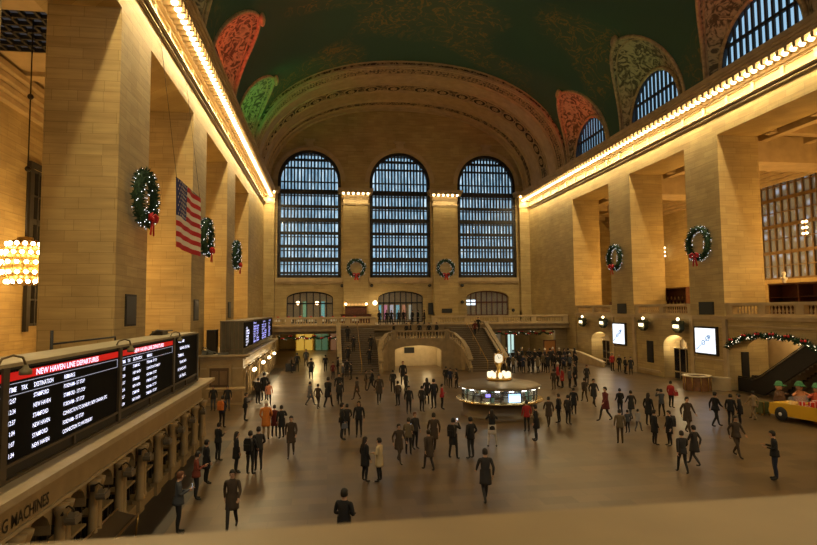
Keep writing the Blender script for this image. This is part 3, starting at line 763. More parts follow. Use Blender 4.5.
# ---- lantern signs over the gates
def lantern_sign(label, y):
    t = thing('lantern_sign', label, 'sign', (17.75, y, 4.45))
    m = MB(); P = [(-.5, -.28), (-.36, -.42), (.36, -.42), (.5, -.28), (.5, .22), (.36, .38), (-.36, .38), (-.5, .22)]
    m.prism(P, lambda s, z, d: (d, s, z), -.2, .2); m.prism([(-.56, .2), (.56, .2), (.38, .42), (-.38, .42)], lambda s, z, d: (d, s, z), -.24, .24)
    m.prism([(-.2,-.55),(.2,-.55),(.36,-.4),(-.36,-.4)], lambda s, z, d: (d, s, z), -.14, .14)
    m.build('housing', mat('verdigris_bronze', (.05,.055,.03), .45, .5), t)
    m = MB(); m.box(-.225, -.2, -.36, .36, -.16, .1); m.build('lit_panel', mat('sign_glow', (1,.9,.7), emit=(1,.85,.55), es=2.2), t)
    m = MB(); m.ball((0,0,.54), .12, 10, 8); m.build('globe', GLOBE, t)
    m = MB(); m.tube([(.2,0,.1), (.55,0,.1)], .05, 6); m.tube([(.2,0,-.2), (.55,0,-.2)], .04, 6); m.build('bracket', BRONZE, t)
    point('lantern_light', (17.3, y, 4.3), 9, WARM, .2)
for y, lb in ((58.3, 'lantern sign farthest along the right wall'), (53.6, 'second farthest lantern sign, left of the farther white screen'), (46.3, 'lantern sign over the dark poster, left one of the nearer pair'), (41.3, 'lantern sign nearest the larger white screen')):
    lantern_sign('small bronze '+lb, y)
# ---- gate vestibules inside the two smaller arches, with doors
for (a, b, zs, nm) in ((41.2, 44.4, 2.7, 'door_4'), (53.6, 57.6, 2.6, 'door_5')):
    m = MB(); m.box(20.2, 20.4, a-.6, b+.6, 0, 4.2); m.box(W+1.6, 20.2, a-.6, a-.4, 0, 4.2); m.box(W+1.6, 20.2, b+.4, b+.6, 0, 4.2); m.box(W+1.6, 20.4, a-.6, b+.6, 4.1, 4.3)
    struct(m.build('wall_vestibule', STONEP))
    t = bpy.data.objects.new(nm, None); C.objects.link(t); struct(t, 'dark glazed gate doors inside a lit arch of the right wall')
    y = a+.1
    for k in range(3):
        m = MB(); m.box(18.9, 19.0, y+.02, y+.78, .05, 2.5); m.build('leaf', DARKGLASS, t)
        m = MB(); m.box(18.86, 19.05, y-.04, y+.04, 0, 2.6); m.box(18.86, 19.05, y, y+.8, 2.5, 2.6); m.box(18.84, 18.9, y+.1, y+.7, .55, .66); m.build('door_frame', BRASS if k == 3 else STONEP, t); y += .8
    point('vestibule_light', (19.2, (a+b)/2+.5, 3.2), 60, (1,.8,.5), .1)
    point('arch_light', (18.9, (a+b)/2+.9, 2.9), 22, (1,.8,.5), .1)
def poster(label, x, y0, y1, z0, z1):
    t = thing('wall_poster', label, 'poster', (x, (y0+y1)/2, z0)); m = MB(); m.box(-.05, .05, -(y1-y0)/2, (y1-y0)/2, 0, z1-z0); m.build('frame', BLACK, t)
    m = MB(); m.box(-.06, -.05, -(y1-y0)/2+.05, (y1-y0)/2-.05, .05, z1-z0-.05); m.build('sheet', mat('poster_dark', (.02,.02,.022), .3), t)
poster('tall narrow black poster between the nearer lantern signs', W+.06, 45.9, 46.8, 1.1, 3.0)
# escalator hall behind the wide arch
m = MB(); m.box(21.7, 22, 26, 41, 0, 5.0); m.box(W+1.6, 21.7, 40.6, 40.9, 0, 5); m.box(W+1.6, 21.7, 25.6, 25.9, 0, 5)
struct(m.build('wall_escalator_hall', STONEP))
point('escalator_hall_light', (20.6, 37.5, 4.3), 180, (1,.72,.36), .3); point('escalator_hall_light', (20.8, 33.5, 4.7), 170, (1,.72,.36), .3)
t = thing('wall_poster', 'tall narrow black poster inside the escalator arch', 'poster', (19.68, 36.54, 0.92)); m = MB(); m.box(-.28, .28, -.05, .04, 0, 1.79); m.build('frame', BLACK, t); m = MB(); m.box(-.24, .24, -.06, -.05, .05, 1.74); m.build('sheet', mat('poster_dark', (.02,.02,.022), .3), t)
DK = mat('escalator_black', (.02,.018,.016), .35)
STEEL = mat('brushed_steel', (.35,.32,.28), .3, .9)
def escalator(x0, x1, label):
    t = thing('escalator', label, 'escalator', (x0, 37.4, 0)); w_ = x1-x0
    prof = [(0, .18), (-2.2, .18), (-3.0, .5), (-10.5, 5.2)]
    def bal(x, nm='balustrade'):
        m = MB(); top = [(y, z+.75) for y, z in prof]; P = [(0.35, 0)]+[(.35, .7)]+top+[(-10.5, 4.6), (-3.2, 0)]
        m.prism(P, lambda s, z, d: (d, s, z), x-.07, x+.07); m.build(nm, DK, t)
        m = MB(); m.tube([(x, .1, .35), (x, .42, .6), (x, .35, .9), (x, 0, 1.0)]+[(x, y, z+.82) for y, z in prof[1:]], .055, 6); m.build('handrail', BLACK, t)
        m = MB(); m.tube([(x-.1, y, z+.7) for y, z in prof[1:]], .05, 4); m.build('trim_strip', STEEL, t)
    bal(.08); bal(w_-.08)
    m = MB()
    for k in range(26):
        y = -2.8-k*.3; z = .12+max(0, k)*.19; m.box(.15, w_-.15, y-.32, y, z-.35, z)
    m.build('steps', STEEL, t); m = MB(); m.box(.15, w_-.15, -2.9, .2, .0, .1); m.build('landing_plate', STEEL, t)
escalator(19.05, 20.3, 'dark escalator rising to the right under the garland, nearer one'); escalator(20.4, 21.65, 'dark escalator behind the first one, against the wall')
# ---- information desk in front of the right pier
DW = mat('desk_wood', (.17, .075, .03), .4, noise=.3, nscale=5)
t = thing('round_desk', 'curved wooden service desk with a pale top beside the right pier', 'desk', (16.45, 37.4, 0)); t.scale = (.88, .88, 1)
m = MB(); m.lathe([(1.0,0),(1.0,.95)], n=24); m.lathe([(.8,.95),(.8,0)], n=24); m.build('body', DW, t)
m = MB(); m.lathe([(.72,.98),(1.12,.98),(1.12,1.05),(.72,1.05),(.72,.98)], n=28); m.build('top', MARBLE, t)
for k in range(10):
    a = 2*PI*k/10; m = MB(); m.tube([(1.02*math.cos(a),1.02*math.sin(a),0),(1.02*math.cos(a),1.02*math.sin(a),.97)], .035, 6); m.build('pilaster_strip', BRASS, t)
t = thing('low_barrier', 'low stone barrier with a pale cap running from the round desk to the wall', 'barrier', (0,0,0))
fb = lambda s, z, d: (17.5+s*.7+d*.05, 37.3-s*1.1+d*.2, z)
m = MB(); m.prism([(0,0),(1,0),(1,.85),(0,.85)], fb, 0, .8); m.build('panel', STONEP, t); m = MB(); m.prism([(-.02,.85),(1.02,.85),(1.02,.95),(-.02,.95)], fb, -.3, 1.1); m.build('cap', MARBLE, t)
# ---- low ramp walls by the far right gates
t = thing('ramp_wall', 'low stone ramp wall sloping in front of the farthest right gate', 'wall', (0,0,0))
m = MB(); m.prism([(53, 0), (61, 0), (61, 1.15), (58, 1.05), (53, .45)], lambda s, z, d: (d, s, z), 17.3, 17.5); m.build('panel', STONEP, t)
m = MB(); m.prism([(53, .45), (58, 1.05), (61, 1.15), (61, 1.25), (58, 1.15), (53, .55)], lambda s, z, d: (d, s, z), 17.2, 17.6); m.build('cap', MARBLE, t)
m = MB(); m.box(17.3, 17.34, 59.9, 61, 0, 2.4)
t = thing('gate_door', 'orange-brown panelled door below the far right end of the balcony', 'door', (0,0,0))
m = MB(); m.box(15.4, 16.7, 63.5, 63.58, 0, 2.1); m.build('leaf', mat('orange_wood', (.35,.14,.03), .5), t); m = MB(); m.box(15.3,15.4,63.45,63.6,0,2.2); m.box(16.7,16.8,63.45,63.6,0,2.2); m.box(15.3,16.8,63.45,63.6,2.1,2.2); m.build('frame', WOOD, t)

# ---- central staircase at the far end
t = thing('grand_staircase', 'marble double staircase curving down from the far balcony round a lit archway', 'staircase', (0,0,0))
# landing block with segmental archway
XA, XB, YL, ZL = -3.85, 2.45, 55.2, 2.95
m = MB(); wall(m, XA, XB, 0, ZL, [(-3.5, 1.35, 0, 1.75, .62)], lambda a, z, d: (a, YL+d, z), 0, .5)
m.box(XA, XB, YL+.5, 63, ZL-.2, ZL); m.build('landing', STAIRM, t)
m = MB(); m.box(XA-.1, XB+.1, 59.0, 59.3, 0, ZL-.2); m.box(XA, XA+.2, YL+.5, 59, 0, ZL-.2); m.box(1.6, 1.8, YL+.5, 59, 0, ZL-.2); m.build('archway_wall', MARBLE, t)
m = MB(); m.box(-1.9, -.85, 58.85, 59.0, 1.35, 1.95); m.build('sign_board', BLACK, t)
for x in (-2.3, 0.2): point('archway_light', (x, 57.2, 2.3), 75, (1,.72,.34), .2)
def rail_run(path, zf, nm, par, ht=.9, th=.16, bal=True):
    # parapet following path [(x,y,z)...]
    m = MB(); n = len(path); 
    for i in range(n-1):
        (x0,y0,z0), (x1,y1,z1) = path[i], path[i+1]; dx, dy = x1-x0, y1-y0; L_ = math.hypot(dx, dy); nx, ny = -dy/L_*th, dx/L_*th
        for (b0, t0, b1, t1, k) in ((-(zf or z0), .12, -(zf or z1), .12, 1), (ht-.16, ht, ht-.16, ht, 1.35)):
            vs = [(x0-nx*k,y0-ny*k,z0+b0),(x0+nx*k,y0+ny*k,z0+b0),(x1+nx*k,y1+ny*k,z1+b1),(x1-nx*k,y1-ny*k,z1+b1),(x0-nx*k,y0-ny*k,z0+t0),(x0+nx*k,y0+ny*k,z0+t0),(x1+nx*k,y1+ny*k,z1+t1),(x1-nx*k,y1-ny*k,z1+t1)]
            m.add(vs, [(0,3,2,1),(4,5,6,7),(0,1,5,4),(1,2,6,5),(2,3,7,6),(3,0,4,7)])
    m.build(nm, STAIRM, par)
    if bal:
        proto = None; acc = 0
        for i in range(n-1):
            p, q = Vector(path[i]), Vector(path[i+1]); L_ = (q-p).length; k = acc
            while k < L_:
                c = p.lerp(q, k/L_)
                if proto is None:
                    b = MB(); h = ht-.28; b.lathe([(.07,0),(.05,.08),(.085,h*.32),(.04,h*.75),(.07,h*.95),(.07,h)], n=6); proto = b.build('baluster', STONEP, par); o = proto
                else: o = bpy.data.objects.new('baluster', proto.data); C.objects.link(o); o.parent = par
                o.location = (c.x, c.y, c.z+.12); k += .32
            acc = k-L_
rail_run([(XA+.45, YL+.15, ZL), (1.9, YL+.15, ZL)], .05, 'landing_parapet', t)
curve = lambda s: [(s[0]+s[1]*a, b, c) for a, b, c in ((0, YL+.15, ZL), (.75, YL-.15, ZL-.25), (1.35, YL-.9, ZL-.9), (1.6, YL-1.9, ZL-1.65), (1.62, YL-2.9, ZL-2.4), (1.6, YL-3.3, .3))]
rail_run(curve((1.9, 1)), 0, 'curved_parapet', t); rail_run(curve((XA+.45, -1)), 0, 'curved_parapet', t, bal=True)
for x in (1.9, XA+.45): m = MB(); m.box(x-.22, x+.22, YL-.08, YL+.4, ZL, ZL+.98); m.build('newel', STAIRM, t)
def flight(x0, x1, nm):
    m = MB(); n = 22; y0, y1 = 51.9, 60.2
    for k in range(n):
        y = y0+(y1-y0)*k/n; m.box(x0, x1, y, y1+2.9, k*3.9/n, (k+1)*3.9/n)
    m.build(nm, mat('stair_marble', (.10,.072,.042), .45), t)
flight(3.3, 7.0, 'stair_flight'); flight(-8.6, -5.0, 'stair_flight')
for (x0, x1) in ((1.9, 3.3), (-5.0, -3.8)):
    m = MB(); m.box(x0, x1, YL+.4, 63, 0, ZL-.02); m.build('landing_side', STAIRM, t)
rail_run([(7.2, 61.5, 3.75), (7.2, 59.8, 3.7), (7.2, 52.2, .35), (7.2, 51.6, .3)], 0, 'outer_parapet', t, bal=False, ht=.85)
rail_run([(-8.8, 61.5, 3.75), (-8.8, 59.8, 3.7), (-8.8, 52.2, .35), (-8.8, 51.6, .3)], 0, 'outer_parapet', t, bal=False, ht=.85)
m = MB()
for x in (7.2, -8.8):
    m.prism([(52.2, 0), (59.8, 0), (63, 0), (63, 3.75), (59.8, 3.7), (52.2, .35)], lambda s, z, d: (d, s, z), x-.16, x+.16)
m.build('flank_wall', STAIRM, t)
for x in (5.15, -6.8):
    m = MB(); m.tube([(x, 52, .95), (x, 60, 4.5)], .035, 6); 
    for y in (52, 54.6, 57.3, 60): z = .05+(y-52)*.445; m.tube([(x, y, z), (x, y, z+.9)], .025, 5)
    m.build('handrail', BRASS, t)

# ---- wreaths with bows
def wreath_proto():
    t = thing('wreath', 'x', 'wreath'); rr = random.Random(3)
    m = MB(); Rr = .98
    m.tube([(Rr*math.cos(a*PI/12), 0, Rr*math.sin(a*PI/12)) for a in range(25)], .16, 6, cap=False)
    for k in range(620):
        a = rr.uniform(0, 2*PI); q = rr.uniform(0, 2*PI); r = .16; c = Vector(((Rr+r*math.cos(q))*math.cos(a), r*math.sin(q), (Rr+r*math.cos(q))*math.sin(a)))
        d = Vector((math.cos(q)*math.cos(a), math.sin(q), math.cos(q)*math.sin(a)))+Vector((rr.uniform(-.8,.8), rr.uniform(-.6,.6), rr.uniform(-.8,.8))); d.normalize()
        p = d.cross(Vector((rr.random(), rr.random(), .3))).normalized()*.035
        m.add([c-p, c+p, c+d*.17], [(0,1,2)])
    m.build('foliage', GREEN, t)
    m = MB()
    for k in range(85):
        a = rr.uniform(0, 2*PI); q = rr.uniform(0, 2*PI); r = .25
        m.ball(((Rr+r*math.cos(q))*math.cos(a), r*math.sin(q), (Rr+r*math.cos(q))*math.sin(a)), .021, 4, 3)
    m.build('light_string', mat('wreath_light', (.9,.95,1), emit=(.85,.92,1), es=1.6), t)['kind'] = 'stuff'
    m = MB()
    for s in (-1, 1):
        m.tube([(0,-.22,-.82), (s*.2,-.3,-.66), (s*.4,-.3,-.72), (s*.36,-.3,-.92), (0,-.24,-.86)], [.05,.09,.1,.09,.05], 6, sq=.5)
        m.tube([(0,-.24,-.86), (s*.1,-.28,-1.1), (s*.2,-.26,-1.5)], [.05,.08,.09], 5, sq=.35)
    m.ball((0,-.28,-.85), .1, 6, 5); m.build('bow', REDC, t)
    return t
wp = wreath_proto(); first = True
for (loc, rz, sc, lb) in (((W-.42, 38.65, 10.75), -PI/2, 1.15, 'larger lit wreath with a red bow on the nearer right pier'),
        ((W-.42, 51.2, 10.85), -PI/2, 1.12, 'lit wreath with a red bow on the farther right pier'),
        ((-W+.42, 26.0, 11.0), PI/2, 1.1, 'lit wreath with a red bow on the nearest left pier, left of the flag'),
        ((-W+.42, 38.8, 10.9), PI/2, 1.1, 'lit wreath with a red bow on the left pier right behind the flag'),
        ((-W+.42, 51.1, 10.9), PI/2, 1.1, 'lit wreath with a red bow on the third left pier, the most distant there'),
        ((-6.15, D-1.25, 11.5), 0, 1.08, 'green wreath with a red bow on the left pilaster of the far wall'),
        ((6.05, D-1.25, 11.5), 0, 1.08, 'green wreath with a red bow on the right pilaster of the far wall')):
    o = wp if first else dup(wp); first = False
    o.location = loc; o.rotation_euler = (0, 0, rz); o.scale = (sc, sc, sc); tag(o, lb, 'wreath', 'Christmas wreaths on the piers')
# ---- garlands
def garland(label, path, seed, dens=34, red=True):
    t = thing('garland', label, 'garland'); rr = random.Random(seed); pts = [Vector(p) for p in path]
    m = MB(); lm = MB(); rm = MB(); m.tube(pts, .09, 6); L_ = sum((b-a).length for a, b in zip(pts, pts[1:]))
    for k in range(int(L_*dens)):
        u = rr.random()*L_
        for a, b in zip(pts, pts[1:]):
            if u < (b-a).length: c = a.lerp(b, u/(b-a).length); break
            u -= (b-a).length
        d = Vector((rr.uniform(-1,1), rr.uniform(-1,1), rr.uniform(-1,1))).normalized(); p = d.cross(Vector((.3, rr.random(), rr.random()))).normalized()*.05
        m.add([c-p, c+p, c+d*.3], [(0,1,2)])
        if k % 15 == 0: lm.ball(c+d*.17, .027, 4, 3)
    m.build('foliage', GREEN, t); lm.build('light_string', TINY, t)['kind'] = 'stuff'
    if red:
        for i in range(1, len(pts), 2):
            b = MB(); c = pts[i]
            for s in (-1, 1): b.ball(c+Vector((s*.14 if abs(pts[0].x-pts[-1].x) > 1 else -.12, -.1 if abs(pts[0].x-pts[-1].x) > 1 else s*.14, .06)), .085, 6, 4)
            b.ball(c+Vector((0,0,.05)), .1, 6, 4); b.build('bow', REDC, t)
ga = [(W-.12, 36.5-.0*k, 0) for k in range(0)]
N = 13; pts = []
for k in range(N+1):
    y = 36.4-7.9*k/N; pts.append((W-.15, y, 2.85+1.28*math.sqrt(max(0, 1-((y-32.4)/4.15)**2))+(.0 if k % 2 else -.14)))
garland('green garland with warm lights and red bows round the escalator arch', pts, 5, 130)
def swag(x0, x1, z, y, n):
    out = []
    for i in range(n):
        for k in range(3): u = k/3; out.append((x0+(x1-x0)*(i+u)/n, y, z-.28*math.sin(PI*u)))
    return out+[(x1, y, z)]
garland('dark swagged garland with small lights over the left passage under the balcony', swag(-15.3, -7.5, 3.05, 63.35, 6), 8)
garland('dark swagged garland with small lights over the right passage under the balcony', swag(8.5, 16.6, 3.2, 63.35, 6), 9)

# ---- flag
t = thing('flag', 'large American flag hanging above the left side beside the nearest pier', 'flag', (-17.0, 27.45, 12.3))
FL, FH = 5.05, 3.28
fw = lambda s, z, d=0: (.06*math.sin(s*1.3+z*.4)+.03*math.sin(s*3.1)+d, s, -z)
RED = mat('flag_red', (.55,.02,.03), .8, noise=.05); WHT = mat('flag_white', (.85,.78,.70), .8, noise=.05); BLU = mat('flag_blue', (.03,.05,.22), .8, noise=.05)
m = MB(); NX = 40
for r in range(13):
    for k in range(NX):
        a, b = FL*k/NX, FL*(k+1)/NX; z0, z1 = FH*r/13, FH*(r+1)/13
        mi = 2 if (r < 7 and (a+b)/2 < FL*.40) else (0 if r % 2 == 0 else 1)
        m.add([fw(a,z0,.01), fw(b,z0,.01), fw(b,z1,.01), fw(a,z1,.01), fw(a,z0,-.01), fw(b,z0,-.01), fw(b,z1,-.01), fw(a,z1,-.01)], [(0,1,2,3), (7,6,5,4)], mi, True)
m.build('cloth', [RED, WHT, BLU], t)
m = MB()
for r in range(9):
    for k in range(6 if r % 2 == 0 else 5):
        s = FL*.40*((k+.5)/6 if r % 2 == 0 else (k+1)/6); z = FH*7/13*(r+.5)/9; c = fw(s, z, .03); P = []
        for q in range(10): a = PI/2+q*PI/5; rr_ = .085 if q % 2 == 0 else .035; P.append((c[0], c[1]+rr_*math.cos(a), c[2]+rr_*math.sin(a)))
        m.add(P, [tuple(range(10))])
m.build('stars', WHT, t)
m = MB(); m.tube([(0,0,.02), (0,FL,.02)], .03, 6); m.build('top_pole', BRONZE, t)
for y in (.1, FL-.1): m = MB(); m.tube([(0,y,0), (-.95,y,7.6)], .012, 4); m.build('cord', BRONZE, t)

# ---- chandelier of the left aisle
def chandelier(label, loc, ztop, sc=1.0):
    t = thing('chandelier', label, 'chandelier', loc); GC = mat('gilt', (.55,.34,.1), .3, .8)
    m = MB(); m.lathe([(.0,-.95),(.3,-.9),(.62,-.55),(.74,0),(.66,.5),(.42,.85),(.3,.95),(.3,1.1),(.0,1.15)], n=16); m.build('body', GC, t)
    m = MB()
    for z, r in ((.78,.62),(.42,.82),(0,.9),(-.42,.84),(-.78,.6)): m.tube([(r*math.cos(a*PI/10), r*math.sin(a*PI/10), z) for a in range(21)], .035, 5)
    for k in range(12): a = k*PI/6; m.tube([(.4*math.cos(a),.4*math.sin(a),1), (.85*math.cos(a),.85*math.sin(a),.4), (.93*math.cos(a),.93*math.sin(a),0), (.85*math.cos(a),.85*math.sin(a),-.45), (.4*math.cos(a),.4*math.sin(a),-.95)], .03, 4)
    m.build('cage', GC, t)
    pr = None
    for z, r, n in ((.8,.66,14),(.42,.88,18),(0,.97,18),(-.42,.9,18),(-.8,.64,14)):
        for k in range(n):
            a = 2*PI*(k+.5*(z > 0))/n
            if pr is None: b = MB(); b.ball((0,0,0), .085, 8, 6); o = pr = b.build('bulb', mat('chandelier_bulb', (1,.9,.7), emit=(1,.78,.42), es=26), t)
            else: o = bpy.data.objects.new('bulb', pr.data); C.objects.link(o); o.parent = t
            o.location = (r*math.cos(a), r*math.sin(a), z)
    m = MB(); m.tube([(0,0,1.1), (0,0,ztop-loc[2])], .03, 6)
    for z in (4.1, 7.3): m.ball((0,0,z), .13, 8, 6)
    m.build('rod', BRONZE, t); return t
chandelier('glowing melon-shaped chandelier of bare bulbs at the left edge', (-22.75, 26.0, 8.1), 18.95)
def sconce(label, loc, n=3):
    t = thing('sconce', label, 'lamp', loc); m = MB(); m.tube([(.3,0,-.6),(0,0,-.5),(0,0,.9)], .05, 6); m.build('stem', BRASS, t)
    for k in range(n):
        for s in (-1, 1): m = MB(); m.ball((-.1, s*.18, -.3+k*.5), .11, 8, 6); m.build('bulb', GLOBE, t)
sconce('glowing three-tier sconce on the back wall between the right piers', (30.5, 62.4, 12.4)); sconce('glowing sconce beside the gridded window at the right edge', (30.3, 41.9, 12.4), 3)

# ---- gridded aisle windows
def grid_window(nm, x, s, y0, y1, z0, z1, label, ny, nz, col):
    t = bpy.data.objects.new(nm, None); C.objects.link(t); struct(t, label); m = MB()
    for k in range(ny+1): y = y0+(y1-y0)*k/ny; m.box(x-.1, x+.1, y-.07, y+.07, z0, z1)
    for k in range(nz+1): z = z0+(z1-z0)*k/nz; m.box(x-.08, x+.08, y0, y1, z-(.16 if k % 2 == 0 else .05), z+(.16 if k % 2 == 0 else .05))
    m.box(x-.25*s-.1, x-.25*s+.1, y0-.3, y0, z0-.3, z1+.3); m.box(x-.25*s-.1, x-.25*s+.1, y1, y1+.3, z0-.3, z1+.3); m.box(x-.25*s-.1, x-.25*s+.1, y0, y1, z1, z1+.3)
    m.build('frame', col, t)
    m = MB(); m.box(x+s*.12, x+s*.16, y0, y1, z0, z1); m.build('pane', DARKGLASS, t)
    if s > 0:
        m = MB(); m.box(x+.7, x+.75, y0-1, y1+1, z0-1, z1+1); m.build('lit_gallery', GLOW2, t)
def glow2():
    m, t, b = nmat('dim_gallery'); N = t.nodes.new; L = t.links.new
    g = N('ShaderNodeNewGeometry'); n = N('ShaderNodeTexVoronoi'); n.inputs['Scale'].default_value = 1.1; L(g.outputs['Position'], n.inputs['Vector'])
    cr = N('ShaderNodeValToRGB'); L(n.outputs['Distance'], cr.inputs[0]); e = cr.color_ramp.elements; e[0].position = .1; e[0].color = (.35,.45,.6,1); e[1].position = .4; e[1].color = (.10,.08,.05,1)
    L(cr.outputs[0], b.inputs['Emission Color']); b.inputs['Emission Strength'].default_value = .8; b.inputs['Base Color'].default_value = (.02,.02,.02,1); return m
GLOW2 = glow2()
DARKGLASS2 = DARKGLASS
OLDG = mat('bronze_gold_frame', (.16,.10,.04), .45, .4)
grid_window('window_30', 31.1, 1, 41.2, 48.4, 8.4, 18.2, 'bronze gridded window behind the right piers', 9, 8, OLDG)
grid_window('window_31', 31.1, 1, 28.8, 36.2, 8.4, 18.2, None, 9, 8, OLDG)
grid_window('window_32', -27.1, -1, 34.75, 38.2, 5.2, 14.4, 'dark gridded window behind the chandelier', 6, 6, FRAME)
grid_window('window_33', -27.1, -1, 9.8, 13.4, 5.2, 14.4, None, 6, 6, FRAME)
for nm in ('window_30', 'window_31'):
    for ch in bpy.data.objects[nm].children:
        if ch.name.startswith('pane'): ch.data.materials.clear(); ch.data.materials.append(GLASS)
# ---- wooden furniture on the right balcony
def cabinet(label, loc, sx, sy, sz, shelves=True, rz=0, bottles=0):
    t = thing('wooden_cabinet', label, 'cabinet', loc, rz); m = MB()
    m.box(-sx, sx, -sy, -sy+.08, 0, sz); m.box(-sx, sx, sy-.08, sy, 0, sz); m.box(sx-.06, sx, -sy, sy, 0, sz); m.box(-sx, sx, -sy-.06, sy+.06, sz, sz+.12); m.box(-sx, sx, -sy, sy, 0, .5); m.build('carcass', WOOD, t)
    m = MB()
    for z in (.9, 1.35): m.box(-sx+.02, sx-.06, -sy+.08, sy-.08, z, z+.04)
    m.build('shelf', WOOD, t)
    for k in range(bottles):
        b = MB(); b.lathe([(0,0),(.07,0),(.07,.2),(.03,.27),(.03,.33),(0,.33)], (loc[0]-.1, loc[1]-sy+.3+k*(2*sy-.6)/max(1,bottles-1), loc[2]+(1.39 if k % 2 else .94)), n=6)
        tag(b.build('bottle', mat('bottle_glass', (.35,.22,.1), .2)), 'small glass bottle on the shelves of the wooden bar cabinet', 'bottle', 'bottles in the bar cabinet')
cabinet('dark red wooden bar cabinet with bottles behind the balustrade between the right piers', (22.5, 48.4, 5.25), .5, 2.1, 2.4, bottles=14)
cabinet('dark red wooden cabinet block below the gridded window at the right edge', (24.2, 37.0, 5.25), .6, 1.6, 2.3)
cabinet('wooden cabinet at the right edge of the frame on the right balcony', (22.6, 32.3, 5.25), .6, 1.9, 2.2)
t = thing('wooden_bench', 'low dark red bench behind the farthest right balustrade', 'bench', (20.6, 56.3, 5.25)); m = MB(); m.box(-.4,.4,-1.9,1.9,.0,.5); m.build('seat', WOOD, t); m = MB(); m.box(.3,.42,-1.9,1.9,.5,1.3); m.build('back', WOOD, t)
t = thing('potted_statue', 'small pale bust standing on the cabinet below the gridded window', 'bust', (24.1, 37.6, 7.67)); m = MB(); m.lathe([(0,0),(.14,0),(.1,.12),(.2,.3),(.22,.42),(.08,.5),(.08,.56),(.14,.68),(.12,.84),(0,.9)], n=10); m.build('bust', WHITE, t)
# ================================================================ near balcony ledge
m = MB(); m.box(-18.3, 18.3, .42, 1.49, 5.28, 5.45); m.box(-18.3, 18.3, .5, 1.42, 5.1, 5.28); m.box(-18.3, 18.3, .6, 1.3, 4.3, 5.1); m.box(-18.3, 18.3, -9.2, 1.3, 3.9, 4.3); m.box(-18.3, 18.3, .9, 1.3, 0, 3.9)
struct(m.build('trim_9', mat('ledge_stone', (.21, .15, .08), .5, noise=.08, nscale=5)))

# ================================================================ ticket booths on the left
BST = mat('booth_stone', (.30, .21, .10), .5, noise=.12, nscale=2)
def ticket_booth(label, y0, y1, ztop, nm_lamps, lit):
    t = thing('ticket_booth', label, 'booth', (-15.5, y0, 0)); L_ = y1-y0; zt = ztop
    m = MB()      # body with a chamfered end; recessed bays between pilasters
    m.box(-2.75, -.55, 0, L_, 0, zt-.3); m.box(-.55, 0, 0, L_, zt-.95, zt-.3); m.box(-.55, 0, 0, .35, 0, zt-.9); m.box(-.55, 0, L_-.35, L_, 0, zt-.9); m.box(-.55, .02, 0, L_, 0, .3)
    m.build('body', BST, t)
    m = MB(); m.box(-2.78, .5, -.35, L_+.25, zt-.12, zt); m.box(-2.75, .38, -.22, L_+.15, zt-.2, zt-.12); m.box(-2.75, .2, -.1, L_+.1, zt-.32, zt-.2)
    m.box(-2.75, .06, -.03, L_+.03, zt-.95, zt-.88); m.build('ledge', mat('ledge_marble', (.38,.29,.17), .4), t)
    n = max(2, round(L_/1.65)); p = L_/n; pr = None; bay = None
    for k in range(n+1):
        if pr is None:
            b = MB(); b.box(-.1, .12, -.22, .22, 0, .42); b.lathe([(.14,.42),(.15,.5),(.11,.58),(.10,1.75),(.12,1.8),(.16,1.9),(.17,zt-.97),(.0,zt-.95)], (.08, -.13, 0), n=10)
            b.lathe([(.14,.42),(.15,.5),(.11,.58),(.10,1.75),(.12,1.8),(.16,1.9),(.17,zt-.97),(.0,zt-.95)], (.08, .13, 0), n=10); o = pr = b.build('pilaster', BST, t)
        else: o = bpy.data.objects.new('pilaster', pr.data); C.objects.link(o); o.parent = t
        o.location = (0, p*k if 0 < k < n else (.2 if k == 0 else L_-.2), 0)
    for k in range(n):
        if bay is None:
            b = MB(); b.box(-.5, -.46, .28, p-.28, .3, zt-.98); h = p-.6
            b.box(-.44, -.34, .25, .33, .3, zt-.98, 1); b.box(-.44, -.34, p-.33, p-.25, .3, zt-.98, 1); b.box(-.44, -.36, .3, p-.3, 1.42, 1.47, 1); b.box(-.44, -.36, p/2-.03, p/2+.03, .3, zt-.98, 1)
            for q in range(8):
                a0, a1 = PI*q/8, PI*(q+1)/8; c = p/2; r = h/2; zz = zt-.98-r
                b.prism([(c-r*math.cos(a0), zz+r*math.sin(a0)), (c-r*math.cos(a1), zz+r*math.sin(a1)), (c-r*1.12*math.cos(a1), zt-.95), (c-r*1.12*math.cos(a0), zt-.95)], lambda s, z, d: (d, s, z), -.42, -.02, 2)
            b.box(-.45, .0, .3, p-.3, .98, 1.04, 2); o = bay = b.build('service_window', [DARKGLASS, BRONZE, BST], t)
        else: o = bpy.data.objects.new('service_window', bay.data); C.objects.link(o); o.parent = t
        o.location = (0, p*k, 0)
    # counter shelf and brass rails along the foot
    m = MB(); m.prism([(.1, .78), (.62, .62), (.62, .54), (.1, .62)], lambda s, z, d: (s, d, z), L_*.2, L_*.52); m.build('slanted_shelf', mat('shelf_dark', (.09,.06,.03), .35), t)
    m = MB(); m.tube([(.66, L_*.2, .66), (.66, L_*.52, .66)], .03, 6); m.tube([(.14,L_*.2,.82),(.14,L_*.52,.82)], .025, 6)
    for k in range(6): y = L_*.2+L_*.32*k/5; m.tube([(.66,y,.64),(.6,y,0)], .025, 5)
    m.build('brass_rail', BRASS, t)
    return t, n, p
tb1, n1, p1 = ticket_booth('long stone ticket booth in the left foreground carrying the big departure board', 4.6, 26.6, 2.95, 0, False)
tb2, n2, p2 = ticket_booth('farther stone ticket booth on the left with lit globe lamps', 38.9, 59.6, 3.08, 0, True)
ltxt = lambda x0, z0: (lambda s, t_, d: (.012+d*.2, x0+s, z0+t_))
text('G MACHINES', .34, BRONZE, ltxt(6.3, 2.13), tb1, 'inscription', .84)
